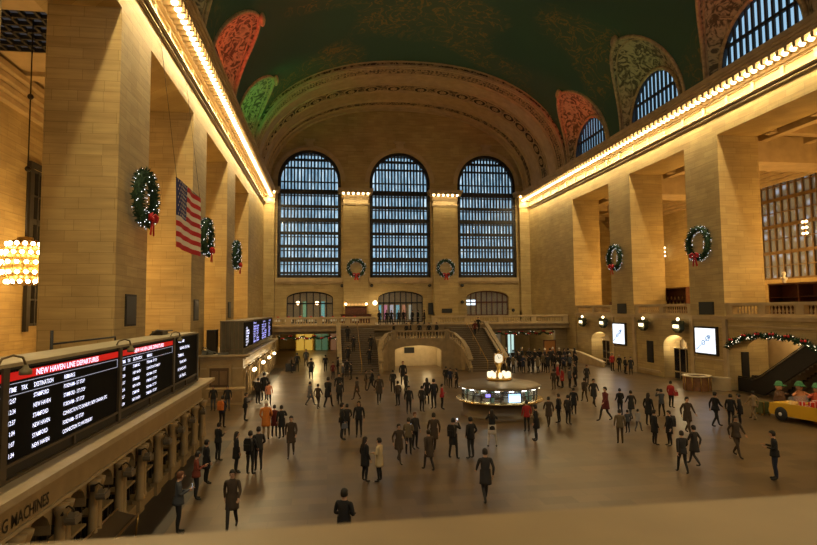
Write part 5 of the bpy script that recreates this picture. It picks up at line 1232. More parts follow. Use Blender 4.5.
PEOPLE = [
    (-9.49, 13.89, 0.0, 1.68, 'arms', 30, 'black', 'black', 'dark', 1, 'person in a black coat walking right at the bottom, half hidden by the ledge'),
    (-13.88, 16.24, 0.0, 1.64, 'phone', 75, 'slate', 'black', 'ginger', 0, 'person with reddish hair looking at a phone beside the near ticket booth'),
    (-14.03, 19.0, 0.0, 1.5, 'phone', 70, 'rust', 'black', 'dark', 0, 'person in a rust-red jacket by the near ticket booth, left of the darker figure'),
    (-14.06, 20.66, 0.0, 1.5, 'stand', 60, 'black', 'black', 'dark', 1, 'dark figure standing close to the near ticket booth behind the rust jacket'),
    (-14.23, 23.67, 0.0, 1.5, 'phone', 45, 'black', 'black', 'dark', 0, 'dark person bent over a phone at the far end of the near ticket booth'),
    (-13.24, 21.84, 0.0, 1.5, 'stand', 70, 'black', 'black', 'long', 1, 'long-haired woman in a black coat standing side-on left of a dark couple'),
    (-12.69, 21.49, 0.0, 1.58, 'back', 20, 'black', 'black', 'dark', 0, 'left one of the dark couple standing with backs turned in the left foreground'),
    (-12.45, 21.57, 0.0, 1.63, 'back', -20, 'charcoal', 'black', 'dark', 0, 'right one of the dark couple standing with backs turned in the left foreground'),
    (-15.25, 30.18, 0.0, 1.62, 'phone', 20, 'navy', 'black', 'dark', 0, 'person in a navy jacket with an orange bag near the booth corner'),
    (-14.34, 31.83, 0.0, 1.5, 'phone', 90, 'black', 'black', 'dark', 0, 'dark person holding up a phone in front of the low counter'),
    (-16.69, 35.32, 0.0, 1.5, 'stand', 180, 'black', 'slate', 'dark', 0, 'left guard in dark gear beside the low counter'),
    (-15.83, 35.15, 0.0, 1.5, 'stand', 170, 'black', 'slate', 'dark', 0, 'right guard in dark gear beside the low counter'),
    (-14.32, 37.37, 0.0, 1.65, 'stand', 30, 'black', 'black', 'dark', 0, 'dark person at the corner of the farther ticket booth, left of two'),
    (-14.07, 38.51, 0.0, 1.86, 'stand', -30, 'black', 'black', 'dark', 1, 'taller dark person at the corner of the farther ticket booth, right of two'),
    (-13.54, 36.46, 0.0, 1.5, 'stand', 10, 'peach', 'black', 'dark', 0, 'person in a pinkish orange top before the lamps of the farther booth'),
    (-12.72, 27.04, 0.0, 1.78, 'back', 0, 'orange', 'tan', 'white', 1, 'person in a bright orange coat with a white hood, backs to the camera'),
    (-12.39, 27.39, 0.0, 1.5, 'back', 10, 'maroon', 'black', 'dark', 1, 'person in a dark red coat squeezed between the orange coat and the black coat'),
    (-12.01, 27.32, 0.0, 1.53, 'lean', -30, 'black', 'black', 'dark', 1, 'person in a wide black coat right of the orange coat'),
    (-11.37, 23.78, 0.0, 1.65, 'walk', 180, 'umber', 'umber', 'dark', 1, 'dim brownish walker right of the group with the orange coat'),
    (-13.32, 54.92, 0.0, 1.51, 'stand', 90, 'black', 'black', 'dark', 0, 'dark traveller left of the black suitcase in the far left passage'),
    (-12.84, 55.68, 0.0, 1.83, 'stand', 0, 'black', 'black', 'dark', 0, 'dark traveller behind the black suitcase in the far left passage'),
    (-12.16, 60.3, 0.0, 1.86, 'stand', 180, 'slate', 'black', 'dark', 0, 'person in grey below the bright lamp of the left passage'),
    (-11.31, 49.11, 0.0, 1.86, 'walk', 0, 'black', 'black', 'dark', 1, 'dark walker in the middle of the left aisle floor below the passage lamp'),
    (-10.11, 55.06, 0.0, 1.63, 'stand', 0, 'black', 'black', 'dark', 0, 'slim dark person alone on the bright floor of the left passage'),
    (-9.45, 48.71, 0.0, 1.52, 'stand', 160, 'maroon', 'black', 'dark', 0, 'person in dark red left of the huddle near the left stairs'),
    (-8.98, 51.52, 0.0, 1.71, 'stand', 90, 'black', 'black', 'dark', 0, 'dark person at the back left of the huddle near the left stairs'),
    (-8.64, 47.2, 0.0, 1.5, 'stand', -90, 'slate', 'black', 'white', 0, 'person with a light cap in the middle of the huddle near the left stairs'),
    (-8.2, 50.58, 0.0, 1.59, 'stand', 200, 'black', 'black', 'dark', 0, 'dark person at the back right of the huddle near the left stairs'),
    (-7.93, 48.38, 0.0, 1.52, 'stand', -80, 'black', 'black', 'dark', 0, 'dark person at the right end of the huddle near the left stairs'),
    (-10.99, 35.96, 0.0, 1.5, 'walk', 60, 'bluegrey', 'slate', 'dark', 1, 'walker in a blue-grey coat on the left floor'),
    (-9.87, 35.02, 0.0, 1.86, 'walk', 30, 'black', 'black', 'dark', 1, 'tall dark walker right of the blue-grey coat'),
    (-10.47, 34.79, 0.0, 1.5, 'walk2', 30, 'umber', 'umber', 'dark', 0, 'dim brown walker just left of the tall dark walker'),
    (-9.16, 37.53, 0.0, 1.82, 'stand', 180, 'black', 'black', 'dark', 0, 'dark person behind the standing couple on the left floor'),
    (-9.13, 35.96, 0.0, 1.5, 'stand', 0, 'charcoal', 'black', 'dark', 0, 'charcoal-clad person directly above the couple on the left floor'),
    (-7.97, 37.7, 0.0, 1.51, 'walk2', -60, 'umber', 'umber', 'dark', 1, 'dim brown walker between the couple and the left stairs'),
    (-6.67, 41.59, 0.0, 1.6, 'walk', -90, 'black', 'black', 'dark', 0, 'dark walker at the foot of the left stairs'),
    (-7.11, 41.68, 0.0, 1.5, 'stand', 90, 'umber', 'umber', 'dark', 0, 'dim brown figure beside the dark walker at the foot of the left stairs'),
    (-9.24, 26.41, 0.0, 1.68, 'stand', 80, 'black', 'black', 'dark', 0, 'left one of the standing couple in black with a bag, left of centre'),
    (-8.98, 27.18, 0.0, 1.5, 'back', 0, 'charcoal', 'black', 'dark', 0, 'shorter figure half hidden behind the couple in black, left of centre'),
    (-8.43, 26.87, 0.0, 1.67, 'stand', -170, 'black', 'black', 'long', 0, 'right one of the standing couple in black, long-haired, left of centre'),
    (-8.6, 19.93, 0.0, 1.54, 'stand', 60, 'black', 'black', 'long', 1, 'long-haired woman in black beside the cream coat'),
    (-8.1, 19.85, 0.0, 1.5, 'arms', -60, 'cream', 'black', 'dark', 1, 'woman in a cream coat with dark hair and dark trousers'),
    (-4.0, 44.34, 0.0, 1.86, 'stand', 180, 'black', 'black', 'ginger', 1, 'reddish-haired person in black in front of the lit archway'),
    (-4.35, 40.12, 0.0, 1.5, 'stand', 60, 'charcoal', 'charcoal', 'dark', 0, 'dark figure just below the person in front of the lit archway'),
    (-5.58, 34.89, 0.0, 1.53, 'stand', -30, 'umber', 'black', 'dark', 0, 'brown-coated person left of the one with the white belt'),
    (-5.29, 32.15, 0.0, 1.58, 'stand', 180, 'black', 'black', 'dark', 0, 'dark person with a pale bag strap at the waist, in the centre of the floor'),
    (-4.45, 32.62, 0.0, 1.5, 'stand', 40, 'charcoal', 'black', 'dark', 0, 'dark slim person left of the trio by the dark red jacket'),
    (-3.75, 34.9, 0.0, 1.67, 'stand', 0, 'black', 'black', 'long', 1, 'long-haired dark person at the back of the trio by the dark red jacket'),
    (-3.59, 33.44, 0.0, 1.78, 'stand', -20, 'black', 'black', 'dark', 0, 'dark person in the middle of the trio by the dark red jacket'),
    (-3.14, 33.36, 0.0, 1.5, 'arms', 90, 'red', 'black', 'dark', 0, 'person in a dark red jacket left of the information booth'),
    (-0.8, 43.08, 0.0, 1.5, 'stand', 30, 'black', 'black', 'dark', 0, 'left one of three dark people standing behind the information booth on its left'),
    (-0.7, 41.94, 0.0, 1.5, 'stand', 180, 'navy', 'black', 'dark', 0, 'middle one of three dark people standing behind the information booth on its left'),
    (-0.29, 41.85, 0.0, 1.5, 'lean', -90, 'black', 'black', 'dark', 0, 'right one of three dark people standing behind the information booth on its left'),
    (-6.67, 35.85, 0.0, 1.86, 'walk', 180, 'umber', 'black', 'dark', 1, 'dim dark walker between the left stairs and the central floor'),
    (-5.27, 40.3, 0.0, 1.63, 'walk2', 0, 'charcoal', 'black', 'dark', 0, 'dim dark walker at the left side of the lit archway'),
    (-6.59, 23.24, 0.0, 1.5, 'phone', 20, 'khaki', 'black', 'dark', 0, 'person in a khaki vest photographing, seen from behind, in the centre'),
    (-6.18, 24.17, 0.0, 1.56, 'stand', 150, 'charcoal', 'black', 'ginger', 0, 'dark person right behind the khaki vest'),
    (-5.5, 23.37, 0.0, 1.64, 'walk', 0, 'umber', 'umber', 'dark', 1, 'dim brown walker between the khaki vest and the black coat taking a photo'),
    (-4.91, 22.31, 0.0, 1.61, 'photo', 40, 'black', 'black', 'dark', 1, 'person in a black coat raising a phone, left of centre foreground pair'),
    (-4.22, 22.19, 0.0, 1.65, 'pocket', -30, 'black', 'charcoal', 'dark', 0, 'person in a black jacket with hands in pockets, right of the raised phone'),
    (-2.85, 23.83, 0.0, 1.6, 'photo', 10, 'black', 'white', 'long', 0, 'woman in a black top and pale skirt with legs apart, hands raised'),
    (-7.13, 22.12, 0.0, 1.5, 'walk', 160, 'umber', 'umber', 'dark', 1, 'dim brown walker below and left of the khaki vest'),
    (-6.17, 20.85, 0.0, 1.5, 'walk2', -20, 'umber', 'charcoal', 'dark', 1, 'dim brown walker in the centre foreground'),
    (-5.05, 17.19, 0.0, 1.64, 'walk', 0, 'charcoal', 'charcoal', 'dark', 1, 'dim dark walker alone in the foreground right of centre'),
    (-12.48, 16.29, 0.0, 1.61, 'walk', 180, 'umber', 'charcoal', 'dark', 1, 'dim dark walker in the left foreground close to the ledge'),
    (-0.33, 26.46, 0.0, 1.5, 'stand', 0, 'red', 'black', 'dark', 0, 'person in a red jacket right of the information booth counter'),
    (-0.54, 24.61, 0.0, 1.6, 'lean', -60, 'black', 'black', 'dark', 1, 'dark person in front of the red jacket right of the information booth'),
    (1.15, 27.35, 0.0, 1.5, 'walk', 10, 'umber', 'umber', 'dark', 1, 'dim brown walker right of the information booth'),
    (7.36, 40.8, 0.0, 1.8, 'stand', 120, 'red', 'black', 'white', 0, 'left one of two people in red near the crowd, with a pale cap'),
    (7.47, 40.23, 0.0, 1.5, 'stand', -90, 'red', 'black', 'dark', 1, 'right one of two people in red near the crowd'),
    (7.87, 40.14, 0.0, 1.55, 'stand', 90, 'slate', 'black', 'dark', 0, 'person in grey between the red coats and the black coat'),
    (8.64, 40.53, 0.0, 1.8, 'stand', -90, 'black', 'black', 'dark', 1, 'tall person in a long black coat right of the two in red'),
    (9.97, 41.38, 0.0, 1.53, 'stand', 180, 'charcoal', 'black', 'dark', 1, 'solitary dark person right of the long black coat'),
    (6.16, 32.58, 0.0, 1.63, 'walk', 180, 'charcoal', 'charcoal', 'dark', 1, 'dim dark walker below the solitary dark person'),
    (6.28, 34.05, 0.0, 1.5, 'walk2', 0, 'umber', 'umber', 'dark', 0, 'dim brown walker left of the red overcoat'),
    (3.74, 30.1, 0.0, 1.5, 'stand', 30, 'black', 'black', 'dark', 1, 'dark broad person in the cluster right of the information booth, rightmost'),
    (2.04, 28.19, 0.0, 1.5, 'stand', -40, 'black', 'black', 'dark', 0, 'person with a pale bag in the cluster right of the information booth, leftmost'),
    (2.34, 27.87, 0.0, 1.5, 'stand', 60, 'charcoal', 'black', 'dark', 0, 'middle person of the cluster right of the information booth'),
    (6.45, 39.39, 0.0, 1.5, 'stand', 0, 'umber', 'umber', 'dark', 0, 'dim figure left of the two people in red'),
    (4.66, 28.22, 0.0, 1.77, 'walk', -100, 'maroon', 'black', 'dark', 1, 'person in a dark red overcoat walking left'),
    (6.1, 29.35, 0.0, 1.5, 'back', 0, 'black', 'navy', 'dark', 0, 'person in a black jacket seen from behind on the bluish reflection'),
    (6.24, 28.46, 0.0, 1.5, 'walk', 0, 'charcoal', 'slate', 'dark', 1, 'dim grey walker right of the black jacket on the bluish reflection'),
    (6.15, 26.65, 0.0, 1.64, 'stand', 60, 'black', 'black', 'long', 1, 'long-haired person in black left of the photographer with the camera'),
    (8.14, 28.67, 0.0, 1.5, 'photo', 0, 'slate', 'black', 'dark', 0, 'photographer holding a camera above his head'),
    (10.28, 31.07, 0.0, 1.58, 'stand', 70, 'red', 'black', 'dark', 0, 'person with a bright red jacket behind the photographer'),
    (2.83, 23.43, 0.0, 1.5, 'stand', 20, 'khaki', 'umber', 'dark', 0, 'person in a khaki coat standing in the lower middle right'),
    (4.29, 25.38, 0.0, 1.08, 'stand', 0, 'slate', 'black', 'dark', 0, 'child beside the khaki coat'),
    (4.89, 25.49, 0.0, 1.08, 'walk', 60, 'greyw', 'slate', 'dark', 0, 'small person in a light grey jacket right of the child'),
    (4.2, 23.0, 0.0, 1.5, 'stand', 90, 'black', 'black', 'dark', 1, 'left one of two people in black facing each other right of the light grey jacket'),
    (4.72, 22.72, 0.0, 1.5, 'stand', -90, 'black', 'black', 'dark', 1, 'right one of two people in black facing each other, with a backpack'),
    (6.92, 24.67, 0.0, 1.72, 'walk', 180, 'umber', 'umber', 'dark', 1, 'dim brown walker right of the two people in black'),
    (2.74, 18.91, 0.0, 1.52, 'walk2', 10, 'charcoal', 'black', 'dark', 0, 'dark blurred walker in the right foreground, left of a second one'),
    (3.81, 19.76, 0.0, 1.5, 'walk', -20, 'charcoal', 'charcoal', 'dark', 1, 'dark blurred walker in the right foreground, right of the first one'),
    (9.24, 25.83, 0.0, 1.72, 'walk2', 90, 'black', 'black', 'dark', 0, 'person in black left of a pair near the toy taxi, striding'),
    (9.98, 25.69, 0.0, 1.62, 'stand', 60, 'black', 'black', 'dark', 0, 'left one of the dark pair between the round desk and the toy taxi'),
    (10.77, 26.03, 0.0, 1.54, 'lean', -40, 'black', 'black', 'dark', 1, 'right one of the dark pair between the round desk and the toy taxi'),
    (6.24, 20.63, 0.0, 1.61, 'walk', 180, 'umber', 'umber', 'dark', 0, 'dim walker below the dark pair near the toy taxi'),
    (5.42, 17.73, 0.0, 1.66, 'phone', -60, 'black', 'navy', 'dark', 0, 'person in black standing alone at the lower right below the toy taxi'),
    (12.33, 27.03, 0.0, 1.5, 'walk', 0, 'tan', 'tan', 'dark', 0, 'dim tan walker just left of the toy taxi'),
    (16.62, 49.87, 0.0, 1.68, 'stand', 180, 'red', 'black', 'dark', 0, 'person in red leaning by the wall under the farther white screen'),
    (16.83, 48.97, 0.0, 1.56, 'stand', 180, 'black', 'black', 'white', 0, 'dark person with a light cap under the farther white screen'),
    (16.54, 47.41, 0.0, 1.51, 'stand', 150, 'black', 'black', 'dark', 0, 'dark person third from the left under the farther white screen'),
    (16.62, 46.61, 0.0, 1.58, 'stand', -150, 'charcoal', 'black', 'dark', 1, 'dark person with a bag, rightmost of the row under the farther white screen'),
    (6.25, 50.84, 0.0, 1.63, 'phone', 3, 'maroon', 'black', 'dark', 0, '@crowd'),
    (6.85, 50.84, 0.0, 1.69, 'stand', -19, 'charcoal', 'black', 'dark', 0, '@crowd'),
    (7.02, 50.12, 0.0, 1.67, 'phone', 55, 'khaki', 'black', 'dark', 0, '@crowd'),
    (8.01, 51.28, 0.0, 1.82, 'pocket', -169, 'black', 'black', 'white', 1, '@crowd'),
    (7.93, 49.99, 0.0, 1.69, 'phone', -178, 'navy', 'black', 'dark', 1, '@crowd'),
    (8.69, 50.54, 0.0, 1.7, 'arms', -67, 'black', 'black', 'dark', 1, '@crowd'),
    (8.9, 50.24, 0.0, 1.77, 'arms', -41, 'black', 'black', 'dark', 0, '@crowd'),
    (9.19, 49.57, 0.0, 1.76, 'phone', -29, 'khaki', 'black', 'dark', 1, '@crowd'),
    (10.05, 50.4, 0.0, 1.8, 'stand', -132, 'khaki', 'black', 'dark', 0, '@crowd'),
    (10.13, 49.57, 0.0, 1.75, 'phone', 3, 'black', 'black', 'dark', 1, '@crowd'),
    (11.18, 50.47, 0.0, 1.74, 'stand', -83, 'black', 'black', 'long', 0, '@crowd'),
    (11.34, 49.97, 0.0, 1.64, 'stand', 176, 'black', 'black', 'dark', 1, '@crowd'),
    (11.56, 49.29, 0.0, 1.72, 'phone', -154, 'navy', 'black', 'dark', 0, '@crowd'),
    (12.46, 49.97, 0.0, 1.69, 'pocket', -17, 'slate', 'black', 'white', 0, '@crowd'),
    (13.04, 49.94, 0.0, 1.78, 'pocket', -90, 'black', 'black', 'dark', 0, '@crowd'),
    (7.76, 55.27, 0.0, 1.86, 'phone', 37, 'charcoal', 'black', 'white', 0, '@crowd'),
    (8.63, 56.92, 0.0, 1.82, 'phone', -87, 'black', 'black', 'white', 1, '@crowd'),
    (8.7, 55.08, 0.0, 1.76, 'stand', -7, 'black', 'black', 'dark', 1, '@crowd'),
    (9.12, 55.01, 0.0, 1.81, 'arms', -32, 'black', 'black', 'dark', 0, '@crowd'),
    (10.0, 56.09, 0.0, 1.86, 'stand', -50, 'black', 'black', 'white', 1, '@crowd'),
    (10.4, 55.16, 0.0, 1.85, 'pocket', -167, 'black', 'black', 'dark', 1, '@crowd'),
    (10.97, 55.0, 0.0, 1.77, 'pocket', 49, 'black', 'black', 'white', 0, '@crowd'),
    (11.7, 55.61, 0.0, 1.79, 'phone', 17, 'black', 'black', 'dark', 0, '@crowd'),
    (11.78, 54.39, 0.0, 1.86, 'stand', 134, 'charcoal', 'black', 'white', 0, '@crowd'),
    (12.56, 54.89, 0.0, 1.85, 'phone', 30, 'charcoal', 'black', 'dark', 0, '@crowd'),
    (13.19, 55.68, 0.0, 1.86, 'arms', -40, 'charcoal', 'black', 'white', 1, '@crowd'),
    (13.47, 54.74, 0.0, 1.86, 'arms', 36, 'black', 'black', 'white', 0, '@crowd'),
    (13.77, 54.35, 0.0, 1.86, 'arms', 143, 'charcoal', 'black', 'long', 1, '@crowd'),
    (14.31, 54.4, 0.0, 1.86, 'phone', -1, 'black', 'black', 'dark', 1, '@crowd'),
    (15.19, 54.93, 0.0, 1.86, 'stand', -42, 'black', 'black', 'long', 0, '@crowd'),
    (-4.0, 64.6, 4.2, 1.66, 'stand', 150, 'black', 'black', 'dark', 1, '@balcony'),
    (-3.2, 64.2, 4.2, 1.66, 'stand', 167, 'black', 'black', 'dark', 1, '@balcony'),
    (-2.5, 65.5, 4.2, 1.66, 'stand', 184, 'black', 'black', 'dark', 1, '@balcony'),
    (-1.8, 64.4, 4.2, 1.66, 'stand', 201, 'black', 'black', 'dark', 1, '@balcony'),
    (-1.0, 66, 4.2, 1.66, 'stand', 218, 'black', 'black', 'dark', 1, '@balcony'),
    (-0.2, 64.4, 4.2, 1.66, 'stand', 235, 'black', 'black', 'dark', 1, '@balcony'),
    (0.6, 65.2, 4.2, 1.66, 'stand', 252, 'black', 'black', 'dark', 1, '@balcony'),
    (1.2, 64.3, 4.2, 1.66, 'stand', 269, 'black', 'black', 'dark', 1, '@balcony'),
    (-3.2, 57.2, 2.95, 1.62, 'stand', 120, 'black', 'black', 'dark', 0, '@landing'),
    (-2.0, 56.4, 2.95, 1.62, 'stand', 150, 'black', 'black', 'dark', 0, '@landing'),
    (-0.6, 56.9, 2.95, 1.62, 'stand', 180, 'black', 'black', 'dark', 0, '@landing'),
    (0.3, 56.3, 2.95, 1.62, 'stand', 210, 'black', 'black', 'dark', 0, '@landing'),
    (1.3, 57.4, 2.95, 1.62, 'stand', 240, 'black', 'black', 'dark', 0, '@landing'),
    (-1.3, 58.4, 2.95, 1.62, 'stand', 270, 'black', 'black', 'dark', 0, '@landing'),
    (5.6, 58.2, 3.0136363636363637, 1.66, 'walk', 180, 'maroon', 'black', 'dark', 0, 'person in dark red coming down the right flight of the far stairs'),
    (6.2, 59.0, 3.3681818181818177, 1.68, 'walk', 180, 'black', 'black', 'dark', 1, 'person in black coming down the right flight of the far stairs'),
    (-8.0, 53.6, 0.886, 1.68, 'walk', 0, 'black', 'black', 'dark', 1, '@stairs_left'),
    (-7.4, 55.3, 1.773, 1.68, 'walk', 0, 'black', 'black', 'dark', 1, '@stairs_left'),
    (-6.0, 53.2, 0.709, 1.68, 'walk', 0, 'black', 'black', 'dark', 1, '@stairs_left'),
    (-5.7, 55.6, 1.773, 1.68, 'walk', 0, 'black', 'black', 'dark', 1, '@stairs_left'),
    (-7.9, 57.2, 2.659, 1.68, 'walk', 0, 'black', 'black', 'dark', 1, '@stairs_left'),
]
# ================================================================ PEOPLE
SK = mat('skin', (.42,.25,.16), .6, noise=.04)
COL = {'black': (.010,.010,.012), 'charcoal': (.022,.020,.020), 'navy': (.012,.018,.04), 'slate': (.05,.055,.065), 'bluegrey': (.09,.10,.13), 'rust': (.16,.035,.02), 'maroon': (.10,.014,.012),
       'red': (.30,.018,.018), 'orange': (.50,.16,.025), 'peach': (.5,.2,.12), 'tan': (.22,.15,.08), 'umber': (.045,.03,.019), 'khaki': (.12,.09,.05), 'cream': (.42,.33,.19), 'greyw': (.25,.25,.26), 'white': (.42,.38,.33)}
CM = {k: mat('cloth_'+k, c, .85, noise=.1, nscale=8) for k, c in COL.items()}
HM_ = {'dark': mat('hair_dark', (.012,.009,.007), .6), 'long': mat('hair_dark_brown', (.02,.013,.009), .6), 'ginger': mat('hair_auburn', (.12,.045,.018), .6), 'white': mat('knit_cap_pale', (.5,.45,.38), .9)}
SHOE = mat('shoe_black', (.012,.011,.01), .5); EYE = mat('eye_dark', (.01,.01,.01), .3)
# poses (height 1.72; the figure faces +Y; x to its right): joints of hip knee ankle toe, shoulder elbow wrist
def pose(nm):
    P = dict(hipR=(.09,0,.90), hipL=(-.09,0,.90), kneeR=(.10,.02,.49), kneeL=(-.10,.02,.49), ankR=(.11,-.02,.09), ankL=(-.11,-.02,.09),
             shR=(.18,0,1.40), shL=(-.18,0,1.40), elR=(.25,-.03,1.13), elL=(-.25,-.03,1.13), wrR=(.26,.07,.89), wrL=(-.26,.07,.89), lean=0, head=(0,.02))
    if nm == 'phone': P.update(elR=(.24,.02,1.13), wrR=(.07,.28,1.22), elL=(-.24,.02,1.13), wrL=(-.09,.24,1.14), head=(0,.06))
    if nm == 'photo': P.update(elR=(.27,.16,1.27), wrR=(.07,.30,1.50), elL=(-.27,.16,1.27), wrL=(-.07,.30,1.50), kneeR=(.15,.02,.49), kneeL=(-.15,.02,.49), ankR=(.19,-.02,.09), ankL=(-.19,-.02,.09))
    if nm == 'arms': P.update(elR=(.26,.0,1.12), wrR=(.0,.22,1.13), elL=(-.26,.0,1.12), wrL=(.04,.20,1.06))
    if nm == 'pocket': P.update(elR=(.29,-.06,1.15), wrR=(.19,.08,.96), elL=(-.29,-.06,1.15), wrL=(-.19,.08,.96))
    if nm == 'back': P.update(elR=(.26,.02,1.13), wrR=(.20,.22,1.0), elL=(-.26,-.02,1.13), wrL=(-.22,.16,.98))
    if nm == 'walk': P.update(kneeR=(.09,.20,.52), ankR=(.09,.30,.10), kneeL=(-.09,-.02,.49), ankL=(-.09,-.30,.13), elR=(.24,-.14,1.15), wrR=(.23,-.10,.90), elL=(-.24,.10,1.15), wrL=(-.22,.28,.98))
    if nm == 'walk2': P.update(kneeL=(-.09,.16,.52), ankL=(-.09,.24,.10), kneeR=(.09,-.04,.49), ankR=(.09,-.26,.12), elL=(-.24,-.12,1.15), wrL=(-.24,-.12,.90), elR=(.24,.08,1.15), wrR=(.20,.24,1.02))
    if nm == 'lean': P.update(elR=(.30,.02,1.18), wrR=(.16,.20,1.22), elL=(-.27,.0,1.12), wrL=(-.24,.10,.90), lean=.05, kneeR=(.12,.10,.50), ankR=(.15,.08,.09))
    return P
def body_mesh(nm):
    P = pose(nm); V = []; Ed = []; Rd = []
    def v(p, r): V.append(Vector(p)); Rd.append(r if hasattr(r, '__len__') else (r, r)); return len(V)-1
    def chain(start, pts):
        a = start
        for p, r in pts: b = v(p, r); Ed.append((a, b)); a = b
        return a
    ln = P['lean']
    pel = v((0,0,.93), (.165,.115)); ab = v((0,ln*.4,1.10), (.145,.105)); ch = v((0,ln*.8,1.28), (.17,.12)); nb = v((0,ln,1.42), (.10,.08))
    Ed.extend([(pel,ab),(ab,ch),(ch,nb)])
    hx, hy = P['head']; hy += ln
    chain(nb, [((0,ln+.01,1.48), .055), ((hx,hy,1.555), (.066,.078)), ((hx,hy-.005,1.625), (.077,.092)), ((hx,hy-.01,1.68), (.062,.075))])
    for s in 'RL':
        h, k, a = P['hip'+s], P['knee'+s], P['ank'+s]; mid = tuple((h[i]+k[i])/2 for i in range(3)); cf = (k[0]*.6+a[0]*.4, k[1]*.6+a[1]*.4-.015, k[2]*.6+a[2]*.4)
        chain(pel, [(h, .095), (mid, .082), (k, .058), (cf, .058), (a, .04), ((a[0], a[1]+.08, a[2]-.04), (.042,.035)), ((a[0]*1.08, a[1]+.19, a[2]-.05), (.036,.026))])
        sh, el, wr = P['sh'+s], P['el'+s], P['wr'+s]; sh = (sh[0], sh[1]+ln, sh[2])
        d = (Vector(wr)-Vector(el)).normalized(); pm = Vector(wr)+d*.075
        chain(ch, [((sh[0]*.75, sh[1], sh[2]), .07), (sh, .064), (tuple((Vector(sh)+Vector(el))/2), .055), (el, .048), (tuple((Vector(el)+Vector(wr))/2), .042), (wr, .027), (tuple(pm), (.036,.018))])
    me = bpy.data.meshes.new('sk'); me.from_pydata(V, Ed, []); o = bpy.data.objects.new('sk', me); C.objects.link(o)
    sm = o.modifiers.new('s', 'SKIN'); sm.use_smooth_shade = True
    for i, r in enumerate(Rd): me.skin_vertices[0].data[i].radius = r
    me.skin_vertices[0].data[0].use_root = True
    o.modifiers.new('b', 'SUBSURF').levels = 1
    dg = bpy.context.evaluated_depsgraph_get(); em = bpy.data.meshes.new_from_object(o.evaluated_get(dg))
    vs = [tuple(x.co) for x in em.vertices]; fs = [tuple(p.vertices) for p in em.polygons]
    bpy.data.objects.remove(o); bpy.data.meshes.remove(me); bpy.data.meshes.remove(em)
    mb = MB(); mb.add(vs, fs, 0, True)
    # head details: nose, ears, eyes, mouth
    mb.tube([(hx,hy+.082,1.625), (hx,hy+.107,1.588), (hx,hy+.088,1.578)], [.009,.014,.008], 5)
    for s in (-1, 1): mb.ball((hx+s*.078, hy-.005, 1.605), .022, 6, 5, sc=(.4,.8,1.3)); mb.ball((hx+s*.03, hy+.080, 1.622), .011, 6, 4, mi=4)
    mb.tube([(hx-.024,hy+.079,1.553), (hx,hy+.086,1.551), (hx+.024,hy+.079,1.553)], .006, 4, mi=5)
    # fingers and thumb
    for s in 'RL':
        el, wr = Vector(P['el'+s]), Vector(P['wr'+s]); d = (wr-el).normalized(); side = Vector((0,0,1)).cross(d)
        side = side.normalized() if side.length > .1 else Vector((0,1,0)); side = side if abs(d.z) < .8 else Vector((0,1,0))
        side = (side-d*side.dot(d)).normalized(); palm = d.cross(side)*(-1 if s == 'R' else 1); b0 = wr+d*.085
        for q, l in enumerate((.065,.075,.07,.055)):
            p0 = b0+side*(.027-.018*q); mb.tube([p0-d*.02, p0+d*l*.5+palm*.004, p0+d*l*.85+palm*.022, p0+d*l*.95+palm*.04], [.0095,.009,.008,.006], 5, mi=0)
        p0 = wr+d*.03+side*.025; mb.tube([p0, p0+side*.028+d*.02+palm*.01, p0+side*.034+d*.052+palm*.02], [.011,.010,.007], 5, mi=0)
    # materials by region: 0 skin 1 coat 2 trousers 3 shoes 4 eyes 5 mouth
    segs = []
    for i, f in enumerate(mb.f):
        if mb.m[i]: continue
        c = sum((Vector(mb.v[k]) for k in f), Vector())/len(f); m = 1
        if c.z > 1.475 and abs(c.x) < .14 and abs(c.y-hy) < .16: m = 0
        elif min((c-Vector(P['wrR'])-(Vector(P['wrR'])-Vector(P['elR'])).normalized()*.07).length, (c-Vector(P['wrL'])-(Vector(P['wrL'])-Vector(P['elL'])).normalized()*.07).length) < .105 and \
             min(abs(c.x-P['wrR'][0]), abs(c.x-P['wrL'][0])) < .1: 
            t1 = max((c-Vector(P['wr'+s])).dot((Vector(P['wr'+s])-Vector(P['el'+s])).normalized()) if (c-Vector(P['wr'+s])).length < .19 else -1 for s in 'RL'); m = 0 if t1 > -.005 else 1
        elif c.z < .88 and abs(c.x) < .22 and not (c.z > .8 and abs(c.x) > .17): m = 2
        if c.z < .13 and m == 2: m = 3
        # arms hanging beside the thigh belong to the coat
        if m == 2 and c.z > .84: 
            for s in 'RL':
                if (c-Vector(P['wr'+s])).length < .09: m = 1
        mb.m[i] = m
    return mb, (hx, hy)
